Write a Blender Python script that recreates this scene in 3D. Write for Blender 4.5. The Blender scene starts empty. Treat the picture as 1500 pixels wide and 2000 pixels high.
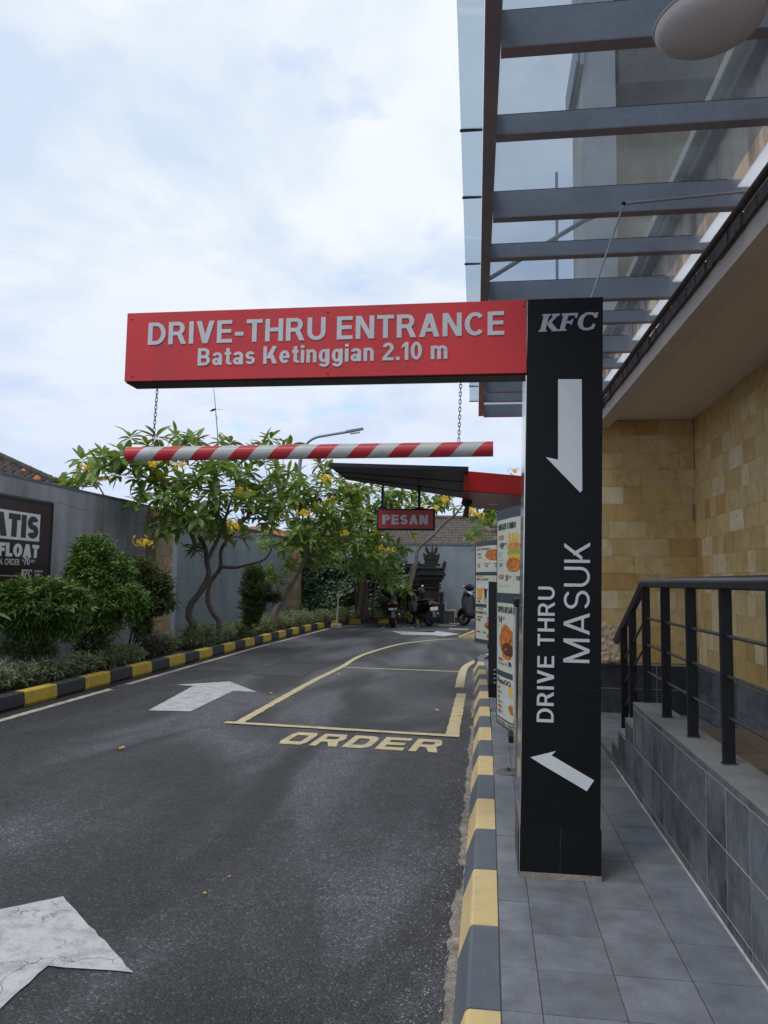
import bpy, bmesh, math, random
from mathutils import Vector, Matrix, Euler, noise
random.seed(7)
PI = math.pi
S = bpy.context.scene
COL = S.collection

# ------------------------------------------------------------------ camera, sky, sun, exposure
CZ = 1.52
YAW = math.radians(7.8); PIT = math.atan(135 / 1500); ROLL = .0153
FW = Vector((-math.sin(YAW) * math.cos(PIT), math.cos(YAW) * math.cos(PIT), math.sin(PIT)))
R0 = Vector((math.cos(YAW), math.sin(YAW), 0)); U0 = R0.cross(FW)
RV = R0 * math.cos(ROLL) + U0 * math.sin(ROLL)
UV = U0 * math.cos(ROLL) - R0 * math.sin(ROLL)
cam_data = bpy.data.cameras.new('camera')
cam = bpy.data.objects.new('camera', cam_data); COL.objects.link(cam); S.camera = cam
m = Matrix((RV, UV, -FW)).transposed().to_4x4(); m.translation = Vector((0, 0, CZ)); cam.matrix_world = m
cam_data.sensor_fit = 'HORIZONTAL'; cam_data.sensor_width = 36; cam_data.lens = 36
cam_data.clip_start = .05; cam_data.clip_end = 3000
CO = Vector((0, 0, CZ))
def _ray(px, py): return FW * 1500 + RV * (px - 750) + UV * (1000 - py)
def atY(px, py, Y):
    d = _ray(px, py); return CO + d * (Y / d.y)
def atX(px, py, X):
    d = _ray(px, py); return CO + d * (X / d.x)
def atZ(px, py, z=0.):
    d = _ray(px, py); return CO + d * ((z - CZ) / d.z)

SUN_EL = math.radians(58); SUN_ROT = math.radians(215)      # high, behind left of the camera
world = bpy.data.worlds.new("World"); S.world = world; world.use_nodes = True
nt = world.node_tree; N = nt.nodes; L = nt.links; N.clear()
def nd(t, **k):
    n = N.new(t)
    for a, b in k.items(): setattr(n, a, b)
    return n
out = nd('ShaderNodeOutputWorld'); bg = nd('ShaderNodeBackground'); bg.inputs[1].default_value = .1
sky = nd('ShaderNodeTexSky', sky_type='NISHITA', sun_disc=False, sun_elevation=SUN_EL, sun_rotation=SUN_ROT)
tc = nd('ShaderNodeTexCoord'); sep = nd('ShaderNodeSeparateXYZ'); L.new(tc.outputs['Generated'], sep.inputs[0])
mz = nd('ShaderNodeMath', operation='MAXIMUM'); mz.inputs[1].default_value = 0; L.new(sep.outputs[2], mz.inputs[0])
az = nd('ShaderNodeMath', operation='ADD'); az.inputs[1].default_value = .22; L.new(mz.outputs[0], az.inputs[0])
dx = nd('ShaderNodeMath', operation='DIVIDE'); dy = nd('ShaderNodeMath', operation='DIVIDE')
L.new(sep.outputs[0], dx.inputs[0]); L.new(az.outputs[0], dx.inputs[1]); L.new(sep.outputs[1], dy.inputs[0]); L.new(az.outputs[0], dy.inputs[1])
cmb = nd('ShaderNodeCombineXYZ'); L.new(dx.outputs[0], cmb.inputs[0]); L.new(dy.outputs[0], cmb.inputs[1])
n1 = nd('ShaderNodeTexNoise'); n1.inputs['Scale'].default_value = 1.5; n1.inputs['Detail'].default_value = 8; n1.inputs['Roughness'].default_value = .54; n1.inputs['Distortion'].default_value = .25
L.new(cmb.outputs[0], n1.inputs['Vector'])
n2 = nd('ShaderNodeTexNoise'); n2.inputs['Scale'].default_value = 2.1; n2.inputs['Detail'].default_value = 6; n2.inputs['Roughness'].default_value = .55
L.new(cmb.outputs[0], n2.inputs['Vector'])
# cloud body brightness
cr = nd('ShaderNodeValToRGB'); e = cr.color_ramp.elements
e[0].position = .40; e[0].color = (4.7, 5.5, 6.7, 1); e[1].position = .54; e[1].color = (6.45, 6.8, 7.1, 1)
L.new(n1.outputs[0], cr.inputs[0])
# towards the horizon the layer reads bluer and darker
hz = nd('ShaderNodeMapRange'); hz.inputs[1].default_value = .0; hz.inputs[2].default_value = .42; L.new(mz.outputs[0], hz.inputs[0])
hc = nd('ShaderNodeMix', data_type='RGBA'); hc.inputs[6].default_value = (4.1, 4.9, 6.9, 1); L.new(hz.outputs[0], hc.inputs[0]); L.new(cr.outputs[0], hc.inputs[7])
hm = nd('ShaderNodeMix', data_type='RGBA'); hm.inputs[0].default_value = .72; L.new(cr.outputs[0], hm.inputs[6]); L.new(hc.outputs[2], hm.inputs[7])
# cover: thin holes of blue
cv = nd('ShaderNodeMapRange'); cv.inputs[1].default_value = .30; cv.inputs[2].default_value = .42; cv.inputs[3].default_value = .45; cv.inputs[4].default_value = 1.
L.new(n2.outputs[0], cv.inputs[0])
mx = nd('ShaderNodeMix', data_type='RGBA'); L.new(cv.outputs[0], mx.inputs[0]); sb = nd('ShaderNodeVectorMath', operation='MULTIPLY'); sb.inputs[1].default_value = (1.1, 1.5, 2.2); L.new(sky.outputs[0], sb.inputs[0]); L.new(sb.outputs[0], mx.inputs[6]); L.new(hm.outputs[2], mx.inputs[7])
L.new(mx.outputs[2], bg.inputs[0]); L.new(bg.outputs[0], out.inputs[0])
sun_data = bpy.data.lights.new('sun', 'SUN'); sun_data.energy = .9; sun_data.angle = math.radians(18); sun_data.color = (1, .95, .88)
sun = bpy.data.objects.new('sun', sun_data); COL.objects.link(sun)
sd = Vector((math.sin(SUN_ROT) * math.cos(SUN_EL), math.cos(SUN_ROT) * math.cos(SUN_EL), math.sin(SUN_EL)))
sun.rotation_euler = sd.to_track_quat('Z', 'Y').to_euler()
S.view_settings.view_transform = 'Standard'; S.view_settings.look = 'None'; S.view_settings.exposure = .50; S.view_settings.gamma = 1
S.view_settings.use_curve_mapping = False

# ------------------------------------------------------------------ materials
def mat(name, col, rough=.6, metal=0., bump=0., bscale=40., var=0., vscale=3., spec=.5, rnd=0., col2=None, grain=0., gscale=300., coat=0., emis=0.):
    M = bpy.data.materials.new(name); M.use_nodes = True; t = M.node_tree; n = t.nodes; l = t.links
    b = n['Principled BSDF']; b.inputs['Roughness'].default_value = rough; b.inputs['Metallic'].default_value = metal
    b.inputs['Specular IOR Level'].default_value = spec; b.inputs['Coat Weight'].default_value = coat
    c4 = (*col, 1); last = None
    geo = n.new('ShaderNodeNewGeometry')
    if rnd or col2:
        oi = n.new('ShaderNodeObjectInfo')
        mixr = n.new('ShaderNodeMix'); mixr.data_type = 'RGBA'; l.new(oi.outputs['Random'], mixr.inputs[0])
        c2 = col2 if col2 else tuple(c * (1 - rnd) for c in col)
        mixr.inputs[6].default_value = c4; mixr.inputs[7].default_value = (*c2, 1); last = mixr.outputs[2]
    def scaleby(fac_socket, lo, hi, prev):
        mr = n.new('ShaderNodeMapRange'); mr.inputs[1].default_value = .3; mr.inputs[2].default_value = .7; mr.inputs[3].default_value = lo; mr.inputs[4].default_value = hi
        l.new(fac_socket, mr.inputs[0])
        mm = n.new('ShaderNodeVectorMath'); mm.operation = 'SCALE'; l.new(mr.outputs[0], mm.inputs['Scale'])
        if prev: l.new(prev, mm.inputs[0])
        else: mm.inputs[0].default_value = col
        return mm.outputs[0]
    if var:
        nz = n.new('ShaderNodeTexNoise'); nz.inputs['Scale'].default_value = vscale; nz.inputs['Detail'].default_value = 6; nz.inputs['Roughness'].default_value = .6
        l.new(geo.outputs['Position'], nz.inputs['Vector']); last = scaleby(nz.outputs[0], 1 - var, 1 + var, last)
    if grain:
        ng = n.new('ShaderNodeTexNoise'); ng.inputs['Scale'].default_value = gscale; ng.inputs['Detail'].default_value = 3
        l.new(geo.outputs['Position'], ng.inputs['Vector']); last = scaleby(ng.outputs[0], 1 - grain, 1 + grain, last)
    if last: l.new(last, b.inputs['Base Color'])
    else: b.inputs['Base Color'].default_value = c4
    if bump:
        nb = n.new('ShaderNodeTexNoise'); nb.inputs['Scale'].default_value = bscale; nb.inputs['Detail'].default_value = 5
        l.new(geo.outputs['Position'], nb.inputs['Vector'])
        bp = n.new('ShaderNodeBump'); bp.inputs['Strength'].default_value = bump; bp.inputs['Distance'].default_value = .01
        l.new(nb.outputs[0], bp.inputs['Height']); l.new(bp.outputs[0], b.inputs['Normal'])
    if emis:
        b.inputs['Emission Color'].default_value = c4; b.inputs['Emission Strength'].default_value = emis
    return M

def leafmat(name, c1, c2, rough=.38, trans=.25):
    M = bpy.data.materials.new(name); M.use_nodes = True; t = M.node_tree; n = t.nodes; l = t.links
    b = n['Principled BSDF']; b.inputs['Roughness'].default_value = rough
    geo = n.new('ShaderNodeNewGeometry')
    nz = n.new('ShaderNodeTexNoise'); nz.inputs['Scale'].default_value = 2.2; nz.inputs['Detail'].default_value = 3; l.new(geo.outputs['Position'], nz.inputs['Vector'])
    ad = n.new('ShaderNodeMath'); ad.operation = 'MULTIPLY_ADD'; ad.inputs[1].default_value = .55; l.new(geo.outputs['Random Per Island'], ad.inputs[0])
    s2 = n.new('ShaderNodeMath'); s2.operation = 'MULTIPLY_ADD'; s2.inputs[1].default_value = 1.1; s2.inputs[2].default_value = -.33; l.new(nz.outputs[0], s2.inputs[0]); l.new(s2.outputs[0], ad.inputs[2])
    mi = n.new('ShaderNodeMix'); mi.data_type = 'RGBA'; mi.clamp_factor = True; l.new(ad.outputs[0], mi.inputs[0]); mi.inputs[6].default_value = (*c1, 1); mi.inputs[7].default_value = (*c2, 1)
    l.new(mi.outputs[2], b.inputs['Base Color'])
    tr = n.new('ShaderNodeBsdfTranslucent'); hs = n.new('ShaderNodeVectorMath'); hs.operation = 'MULTIPLY'; hs.inputs[1].default_value = (1.7, 1.5, .7); l.new(mi.outputs[2], hs.inputs[0]); l.new(hs.outputs[0], tr.inputs[0])
    ms = n.new('ShaderNodeMixShader'); ms.inputs[0].default_value = trans; l.new(b.outputs[0], ms.inputs[1]); l.new(tr.outputs[0], ms.inputs[2])
    l.new(ms.outputs[0], n['Material Output'].inputs[0])
    return M

def asphalt():
    M = bpy.data.materials.new('asphalt'); M.use_nodes = True; t = M.node_tree; n = t.nodes; l = t.links
    b = n['Principled BSDF']; geo = n.new('ShaderNodeNewGeometry'); P = geo.outputs['Position']
    def nz(sc, de=5, ro=.6, di=0.):
        k = n.new('ShaderNodeTexNoise'); k.inputs['Scale'].default_value = sc; k.inputs['Detail'].default_value = de; k.inputs['Roughness'].default_value = ro; k.inputs['Distortion'].default_value = di; l.new(P, k.inputs['Vector']); return k.outputs[0]
    def ramp(s, stops):
        k = n.new('ShaderNodeValToRGB'); el = k.color_ramp.elements
        el[0].position, el[0].color = stops[0][0], (*stops[0][1], 1); el[1].position, el[1].color = stops[-1][0], (*stops[-1][1], 1)
        for p, c in stops[1:-1]: q = el.new(p); q.color = (*c, 1)
        l.new(s, k.inputs[0]); return k.outputs[0]
    def mulc(a, bb, f=1.):
        k = n.new('ShaderNodeMix'); k.data_type = 'RGBA'; k.blend_type = 'MULTIPLY'; k.inputs[0].default_value = f; l.new(a, k.inputs[6]); l.new(bb, k.inputs[7]); return k.outputs[2]
    # worn dusty wheel tracks against fresher dark binder, stretched along the lane
    mp = n.new('ShaderNodeMapping'); mp.inputs['Scale'].default_value = (1.0, .33, 1); mp.inputs['Rotation'].default_value = (0, 0, -.35); l.new(P, mp.inputs[0])
    big = n.new('ShaderNodeTexNoise'); big.inputs['Scale'].default_value = .85; big.inputs['Detail'].default_value = 3; big.inputs['Roughness'].default_value = .45; big.inputs['Distortion'].default_value = .9; l.new(mp.outputs[0], big.inputs['Vector'])
    base = ramp(big.outputs[0], [(.40, (.026, .026, .030)), (.50, (.044, .044, .050)), (.60, (.088, .088, .103))])
    med = ramp(nz(6, 6, .65), [(.3, (.72, .72, .72)), (.7, (1.2, 1.2, 1.2))])
    c = mulc(base, med)
    # aggregate: dark pits and pale chips
    v = n.new('ShaderNodeTexVoronoi'); v.inputs['Scale'].default_value = 105; l.new(P, v.inputs['Vector'])
    sh = n.new('ShaderNodeSeparateColor'); l.new(v.outputs['Color'], sh.inputs[0])
    fine_ = ramp(nz(30, 5, .7), [(.32, (.68, .68, .68)), (.68, (1.32, 1.32, 1.32))]); c = mulc(c, fine_)
    chips = ramp(sh.outputs[0], [(.0, (.55, .55, .56)), (.5, (1., 1., 1.)), (.90, (1.35, 1.35, 1.32)), (.98, (3.0, 3.0, 2.9))])
    c = mulc(c, chips)
    # fine cracks
    vc = n.new('ShaderNodeTexVoronoi'); vc.feature = 'DISTANCE_TO_EDGE'; vc.inputs['Scale'].default_value = .75
    dn = n.new('ShaderNodeTexNoise'); dn.inputs['Scale'].default_value = 3.5; dn.inputs['Detail'].default_value = 7; l.new(P, dn.inputs['Vector'])
    mixv = n.new('ShaderNodeMix'); mixv.data_type = 'VECTOR'; mixv.inputs[0].default_value = .35; l.new(P, mixv.inputs[4]); l.new(dn.outputs['Color'], mixv.inputs[5]); l.new(mixv.outputs[1], vc.inputs['Vector'])
    crk = ramp(vc.outputs['Distance'], [(.0, (.45, .45, .45)), (.0035, (1, 1, 1))])
    msk = ramp(nz(.8, 3), [(.5, (0, 0, 0)), (.6, (1, 1, 1))])
    cm = n.new('ShaderNodeMix'); cm.data_type = 'RGBA'; l.new(msk, cm.inputs[0]); cm.inputs[6].default_value = (1, 1, 1, 1); l.new(crk, cm.inputs[7])
    c = mulc(c, cm.outputs[2])
    # whitish spatter spots
    sp = ramp(nz(2.7, 9, .75), [(.70, (0, 0, 0)), (.80, (1, 1, 1))])
    sm = n.new('ShaderNodeMix'); sm.data_type = 'RGBA'; sc = n.new('ShaderNodeMath'); sc.operation = 'MULTIPLY'; sc.inputs[1].default_value = .5; l.new(sp, sc.inputs[0]); l.new(sc.outputs[0], sm.inputs[0]); l.new(c, sm.inputs[6]); sm.inputs[7].default_value = (.22, .22, .21, 1)
    l.new(sm.outputs[2], b.inputs['Base Color'])
    rr = ramp(big.outputs[0], [(.35, (.62, .62, .62)), (.65, (.5, .5, .5))]); l.new(rr, b.inputs['Roughness'])
    ad = n.new('ShaderNodeMath'); ad.operation = 'MULTIPLY_ADD'; ad.inputs[1].default_value = -1.; l.new(v.outputs['Distance'], ad.inputs[0]); l.new(nz(45, 4), ad.inputs[2])
    bp = n.new('ShaderNodeBump'); bp.inputs['Strength'].default_value = .75; bp.inputs['Distance'].default_value = .006; l.new(ad.outputs[0], bp.inputs['Height']); l.new(bp.outputs[0], b.inputs['Normal'])
    return M

def paintmat(name, col, wear=.5, crack=True, under=(.05, .05, .055)):
    """road paint: worn through to the asphalt, crazed"""
    M = bpy.data.materials.new(name); M.use_nodes = True; t = M.node_tree; n = t.nodes; l = t.links
    b = n['Principled BSDF']; b.inputs['Roughness'].default_value = .6; geo = n.new('ShaderNodeNewGeometry'); P = geo.outputs['Position']
    a = n.new('ShaderNodeTexNoise'); a.inputs['Scale'].default_value = 7; a.inputs['Detail'].default_value = 9; a.inputs['Roughness'].default_value = .78; l.new(P, a.inputs['Vector'])
    r = n.new('ShaderNodeValToRGB'); r.color_ramp.elements[0].position = .36; r.color_ramp.elements[0].color = (1 - wear, 1 - wear, 1 - wear, 1); r.color_ramp.elements[1].position = .55; r.color_ramp.elements[1].color = (1, 1, 1, 1); l.new(a.outputs[0], r.inputs[0])
    fac = r.outputs[0]
    if crack:
        vc = n.new('ShaderNodeTexVoronoi'); vc.feature = 'DISTANCE_TO_EDGE'; vc.inputs['Scale'].default_value = 4.5
        dn = n.new('ShaderNodeTexNoise'); dn.inputs['Scale'].default_value = 9; dn.inputs['Detail'].default_value = 6; l.new(P, dn.inputs['Vector'])
        mv = n.new('ShaderNodeMix'); mv.data_type = 'VECTOR'; mv.inputs[0].default_value = .16; l.new(P, mv.inputs[4]); l.new(dn.outputs['Color'], mv.inputs[5]); l.new(mv.outputs[1], vc.inputs['Vector'])
        c2 = n.new('ShaderNodeMapRange'); c2.inputs[1].default_value = .004; c2.inputs[2].default_value = .016; c2.inputs[3].default_value = .25; l.new(vc.outputs['Distance'], c2.inputs[0])
        gate = n.new('ShaderNodeTexNoise'); gate.inputs['Scale'].default_value = 3.; l.new(P, gate.inputs['Vector'])
        g2 = n.new('ShaderNodeMapRange'); g2.inputs[1].default_value = .46; g2.inputs[2].default_value = .56; l.new(gate.outputs[0], g2.inputs[0])
        mxm = n.new('ShaderNodeMath'); mxm.operation = 'MAXIMUM'; l.new(c2.outputs[0], mxm.inputs[0]); l.new(g2.outputs[0], mxm.inputs[1])
        mu = n.new('ShaderNodeMath'); mu.operation = 'MULTIPLY'; l.new(fac, mu.inputs[0]); l.new(mxm.outputs[0], mu.inputs[1]); fac = mu.outputs[0]
    g = n.new('ShaderNodeTexNoise'); g.inputs['Scale'].default_value = 160; l.new(P, g.inputs['Vector'])
    gm = n.new('ShaderNodeMapRange'); gm.inputs[1].default_value = .3; gm.inputs[2].default_value = .7; gm.inputs[3].default_value = .82; gm.inputs[4].default_value = 1.08; l.new(g.outputs[0], gm.inputs[0])
    vs = n.new('ShaderNodeVectorMath'); vs.operation = 'SCALE'; vs.inputs[0].default_value = col; l.new(gm.outputs[0], vs.inputs['Scale'])
    mi = n.new('ShaderNodeMix'); mi.data_type = 'RGBA'; l.new(fac, mi.inputs[0]); mi.inputs[6].default_value = (*under, 1); l.new(vs.outputs[0], mi.inputs[7]); l.new(mi.outputs[2], b.inputs['Base Color'])
    bp = n.new('ShaderNodeBump'); bp.inputs['Strength'].default_value = .5; bp.inputs['Distance'].default_value = .004; l.new(g.outputs[0], bp.inputs['Height']); l.new(bp.outputs[0], b.inputs['Normal'])
    return M

def stonemat(name, cols, streak=6.):
    """sandstone cladding: every piece its own tone, with wavy sediment grain"""
    M = bpy.data.materials.new(name); M.use_nodes = True; t = M.node_tree; n = t.nodes; l = t.links
    b = n['Principled BSDF']; b.inputs['Roughness'].default_value = .62; geo = n.new('ShaderNodeNewGeometry'); oi = n.new('ShaderNodeObjectInfo')
    r = n.new('ShaderNodeValToRGB'); el = r.color_ramp.elements; k = len(cols)
    el[0].position, el[0].color = 0, (*cols[0], 1); el[1].position, el[1].color = 1, (*cols[-1], 1)
    for i, c in enumerate(cols[1:-1]): q = el.new((i + 1) / (k - 1)); q.color = (*c, 1)
    l.new(oi.outputs['Random'], r.inputs[0])
    cx = n.new('ShaderNodeCombineXYZ'); mm = n.new('ShaderNodeMath'); mm.operation = 'MULTIPLY'; mm.inputs[1].default_value = 37.; l.new(oi.outputs['Random'], mm.inputs[0]); l.new(mm.outputs[0], cx.inputs[0]); l.new(mm.outputs[0], cx.inputs[2])
    va = n.new('ShaderNodeVectorMath'); l.new(geo.outputs['Position'], va.inputs[0]); l.new(cx.outputs[0], va.inputs[1])
    w = n.new('ShaderNodeTexNoise'); w.inputs['Scale'].default_value = streak; w.inputs['Detail'].default_value = 6; w.inputs['Roughness'].default_value = .6; w.inputs['Distortion'].default_value = .5; l.new(va.outputs[0], w.inputs['Vector'])
    f = n.new('ShaderNodeMapRange'); f.inputs[1].default_value = .32; f.inputs[2].default_value = .68; f.inputs[3].default_value = .84; f.inputs[4].default_value = 1.12; l.new(w.outputs[0], f.inputs[0])
    sc = n.new('ShaderNodeVectorMath'); sc.operation = 'SCALE'; l.new(r.outputs[0], sc.inputs[0]); l.new(f.outputs[0], sc.inputs['Scale'])
    # rusty iron bands
    w2 = n.new('ShaderNodeTexNoise'); w2.inputs['Scale'].default_value = 3.1; w2.inputs['Detail'].default_value = 7; w2.inputs['Distortion'].default_value = 2.5; l.new(va.outputs[0], w2.inputs['Vector'])
    f2 = n.new('ShaderNodeMapRange'); f2.inputs[1].default_value = .60; f2.inputs[2].default_value = .70; f2.inputs[4].default_value = .5; l.new(w2.outputs[0], f2.inputs[0])
    mi = n.new('ShaderNodeMix'); mi.data_type = 'RGBA'; l.new(f2.outputs[0], mi.inputs[0]); l.new(sc.outputs[0], mi.inputs[6]); mi.inputs[7].default_value = (cols[0][0] * .75, cols[0][1] * .6, cols[0][2] * .45, 1)
    l.new(mi.outputs[2], b.inputs['Base Color'])
    bp = n.new('ShaderNodeBump'); bp.inputs['Strength'].default_value = .35; bp.inputs['Distance'].default_value = .01; l.new(w.outputs[0], bp.inputs['Height']); l.new(bp.outputs[0], b.inputs['Normal'])
    return M

def wallmat(name, col, streakcol, amt=.5, sx=3., sz=.35, rough=.75):
    """painted or bare plaster with vertical rain streaks"""
    M = bpy.data.materials.new(name); M.use_nodes = True; t = M.node_tree; n = t.nodes; l = t.links
    b = n['Principled BSDF']; b.inputs['Roughness'].default_value = rough; geo = n.new('ShaderNodeNewGeometry')
    mp = n.new('ShaderNodeMapping'); mp.inputs['Scale'].default_value = (sx, sx, sz); l.new(geo.outputs['Position'], mp.inputs[0])
    a = n.new('ShaderNodeTexNoise'); a.inputs['Scale'].default_value = 1.6; a.inputs['Detail'].default_value = 7; a.inputs['Roughness'].default_value = .62; l.new(mp.outputs[0], a.inputs['Vector'])
    r = n.new('ShaderNodeMapRange'); r.inputs[1].default_value = .42; r.inputs[2].default_value = .68; r.inputs[4].default_value = amt; l.new(a.outputs[0], r.inputs[0])
    b2 = n.new('ShaderNodeTexNoise'); b2.inputs['Scale'].default_value = 1.3; b2.inputs['Detail'].default_value = 5; l.new(geo.outputs['Position'], b2.inputs['Vector'])
    r2 = n.new('ShaderNodeMapRange'); r2.inputs[1].default_value = .3; r2.inputs[2].default_value = .7; r2.inputs[3].default_value = .88; r2.inputs[4].default_value = 1.1; l.new(b2.outputs[0], r2.inputs[0])
    mi = n.new('ShaderNodeMix'); mi.data_type = 'RGBA'; l.new(r.outputs[0], mi.inputs[0]); mi.inputs[6].default_value = (*col, 1); mi.inputs[7].default_value = (*streakcol, 1)
    sc = n.new('ShaderNodeVectorMath'); sc.operation = 'SCALE'; l.new(mi.outputs[2], sc.inputs[0]); l.new(r2.outputs[0], sc.inputs['Scale'])
    l.new(sc.outputs[0], b.inputs['Base Color'])
    nb = n.new('ShaderNodeTexNoise'); nb.inputs['Scale'].default_value = 60; nb.inputs['Detail'].default_value = 4; l.new(geo.outputs['Position'], nb.inputs['Vector'])
    bp = n.new('ShaderNodeBump'); bp.inputs['Strength'].default_value = .25; bp.inputs['Distance'].default_value = .006; l.new(nb.outputs[0], bp.inputs['Height']); l.new(bp.outputs[0], b.inputs['Normal'])
    return M

def slatemat(name):
    """split slate: every tile its own grey, cloudy pale bloom and fine vertical cleft"""
    M = bpy.data.materials.new(name); M.use_nodes = True; t = M.node_tree; n = t.nodes; l = t.links
    b = n['Principled BSDF']; b.inputs['Roughness'].default_value = .55; geo = n.new('ShaderNodeNewGeometry'); oi = n.new('ShaderNodeObjectInfo')
    ofs = n.new('ShaderNodeVectorMath'); ofs.operation = 'SCALE'; ofs.inputs[0].default_value = (17, 31, 5); l.new(oi.outputs['Random'], ofs.inputs['Scale'])
    va = n.new('ShaderNodeVectorMath'); l.new(geo.outputs['Position'], va.inputs[0]); l.new(ofs.outputs[0], va.inputs[1])
    def nz(scale, sc, de, ro):
        mp = n.new('ShaderNodeMapping'); mp.inputs['Scale'].default_value = scale; l.new(va.outputs[0], mp.inputs[0])
        k = n.new('ShaderNodeTexNoise'); k.inputs['Scale'].default_value = sc; k.inputs['Detail'].default_value = de; k.inputs['Roughness'].default_value = ro; l.new(mp.outputs[0], k.inputs['Vector']); return k.outputs[0]
    cloud = nz((1, 1, 1), 4, 5, .6); fine = nz((3, 3, 1), 22, 6, .7)
    r = n.new('ShaderNodeValToRGB'); el = r.color_ramp.elements; el[0].position = .3; el[0].color = (.045, .047, .053, 1); el[1].position = .72; el[1].color = (.19, .205, .23, 1)
    ad = n.new('ShaderNodeMath'); ad.operation = 'MULTIPLY_ADD'; ad.inputs[1].default_value = .20; ad.inputs[2].default_value = -.08; l.new(oi.outputs['Random'], ad.inputs[0])
    a2 = n.new('ShaderNodeMath'); l.new(cloud, a2.inputs[0]); l.new(ad.outputs[0], a2.inputs[1])
    a3 = n.new('ShaderNodeMath'); a3.operation = 'MULTIPLY_ADD'; a3.inputs[1].default_value = .7; l.new(fine, a3.inputs[0]); l.new(a2.outputs[0], a3.inputs[2])
    a4 = n.new('ShaderNodeMath'); a4.operation = 'SUBTRACT'; a4.inputs[1].default_value = .35; l.new(a3.outputs[0], a4.inputs[0])
    l.new(a4.outputs[0], r.inputs[0]); l.new(r.outputs[0], b.inputs['Base Color'])
    bp = n.new('ShaderNodeBump'); bp.inputs['Strength'].default_value = .6; bp.inputs['Distance'].default_value = .006; l.new(fine, bp.inputs['Height']); l.new(bp.outputs[0], b.inputs['Normal'])
    return M

def glassmat(name, tint, gloss=.12, dirt=.12, dirtcol=(.35, .37, .4)):
    M = bpy.data.materials.new(name); M.use_nodes = True; t = M.node_tree; n = t.nodes; l = t.links
    n.remove(n['Principled BSDF']); o = n['Material Output']
    tr = n.new('ShaderNodeBsdfTransparent'); tr.inputs[0].default_value = (*tint, 1)
    gl = n.new('ShaderNodeBsdfGlossy'); gl.inputs['Roughness'].default_value = .02
    df = n.new('ShaderNodeBsdfTranslucent'); df.inputs[0].default_value = (*dirtcol, 1)
    geo = n.new('ShaderNodeNewGeometry'); nz = n.new('ShaderNodeTexNoise'); nz.inputs['Scale'].default_value = 3; nz.inputs['Detail'].default_value = 6; l.new(geo.outputs['Position'], nz.inputs['Vector'])
    mr = n.new('ShaderNodeMapRange'); mr.inputs[1].default_value = .3; mr.inputs[2].default_value = .75; mr.inputs[3].default_value = dirt * .5; mr.inputs[4].default_value = dirt * 1.8; l.new(nz.outputs[0], mr.inputs[0])
    m1 = n.new('ShaderNodeMixShader'); l.new(mr.outputs[0], m1.inputs[0]); l.new(tr.outputs[0], m1.inputs[1]); l.new(df.outputs[0], m1.inputs[2])
    m2 = n.new('ShaderNodeMixShader'); m2.inputs[0].default_value = gloss; l.new(m1.outputs[0], m2.inputs[1]); l.new(gl.outputs[0], m2.inputs[2]); l.new(m2.outputs[0], o.inputs[0])
    return M

M = {}
M['asphalt'] = asphalt()
M['ground'] = mat('ground', (.12, .11, .095), .9, var=.3)
M['soil'] = mat('soil', (.035, .026, .02), .95, bump=.8, bscale=25, var=.4, vscale=8)
M['white_paint'] = paintmat('white_paint', (.56, .56, .58), .45)
M['cream_paint'] = paintmat('cream_paint', (.66, .55, .32), .35, False)
M['line_paint'] = paintmat('line_paint', (.50, .47, .40), .6, False)
M['crumb'] = mat('crumb', (.24, .21, .18), .95, bump=1.5, bscale=60, var=.45, vscale=16, grain=.35, gscale=90)
M['kerb_yellow'] = paintmat('kerb_yellow', (.72, .54, .25), .42, False, (.40, .34, .26))
M['kerb_yellow_far'] = paintmat('kerb_yellow_far', (.62, .43, .05), .5, False, (.16, .13, .08))
M['kerb_grey'] = paintmat('kerb_grey', (.105, .125, .16), .5, False, (.16, .165, .17))
M['kerb_black'] = mat('kerb_black', (.035, .038, .046), .55, var=.25, vscale=6, bump=.2, bscale=70)
M['pave'] = mat('pave', (.20, .213, .245), .40, var=.24, vscale=7, rnd=.2, grain=.16, gscale=140, bump=.18, bscale=45)
M['grout'] = mat('grout', (.12, .12, .125), .9)
M['grout_light'] = mat('grout_light', (.50, .49, .46), .9, var=.25, vscale=9)
M['slate'] = slatemat('slate')
M['slate_dark'] = mat('slate_dark', (.042, .046, .054), .5, rnd=.35, var=.4, vscale=12, bump=.5, bscale=22)
M['cap'] = mat('cap', (.23, .232, .235), .7, var=.15, vscale=5, grain=.12, gscale=200, bump=.2)
M['brownfloor'] = mat('brownfloor', (.15, .115, .085), .55, var=.15, vscale=5, rnd=.2, grain=.1)
M['sandstone'] = stonemat('sandstone', [(.50, .30, .10), (.68, .48, .21), (.64, .45, .19), (.68, .52, .27), (.60, .40, .16), (.78, .66, .43), (.66, .48, .22), (.60, .45, .22)])
M['sandpillar'] = stonemat('sandpillar', [(.36, .26, .16), (.46, .34, .21), (.42, .29, .16), (.5, .40, .27)], 9)
M['relief'] = mat('relief', (.62, .47, .30), .8, var=.2, vscale=12, bump=.4, bscale=50)
M['soffit'] = mat('soffit', (.70, .58, .48), .85, var=.05, vscale=1.2, bump=.15, bscale=200)
M['fascia'] = mat('fascia', (.60, .50, .44), .8, var=.06)
M['gutter'] = mat('gutter', (.07, .045, .04), .6, var=.5, vscale=12, bump=.7, bscale=30)
M['steel'] = mat('steel', (.27, .295, .34), .45, var=.18, vscale=3, grain=.08, gscale=80, metal=.0)
M['steel_purple'] = mat('steel_purple', (.26, .225, .25), .45, var=.15, vscale=3)
M['glass'] = glassmat('glass', (.66, .72, .79), .05, .10, (.40, .42, .43))
M['sky_bright_sheet'] = glassmat('sky_bright_sheet', (.8, .85, .9), .05, .75, (.85, .88, .92))  # translucent white standing in for bright sky at the canopy's inner edge
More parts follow.
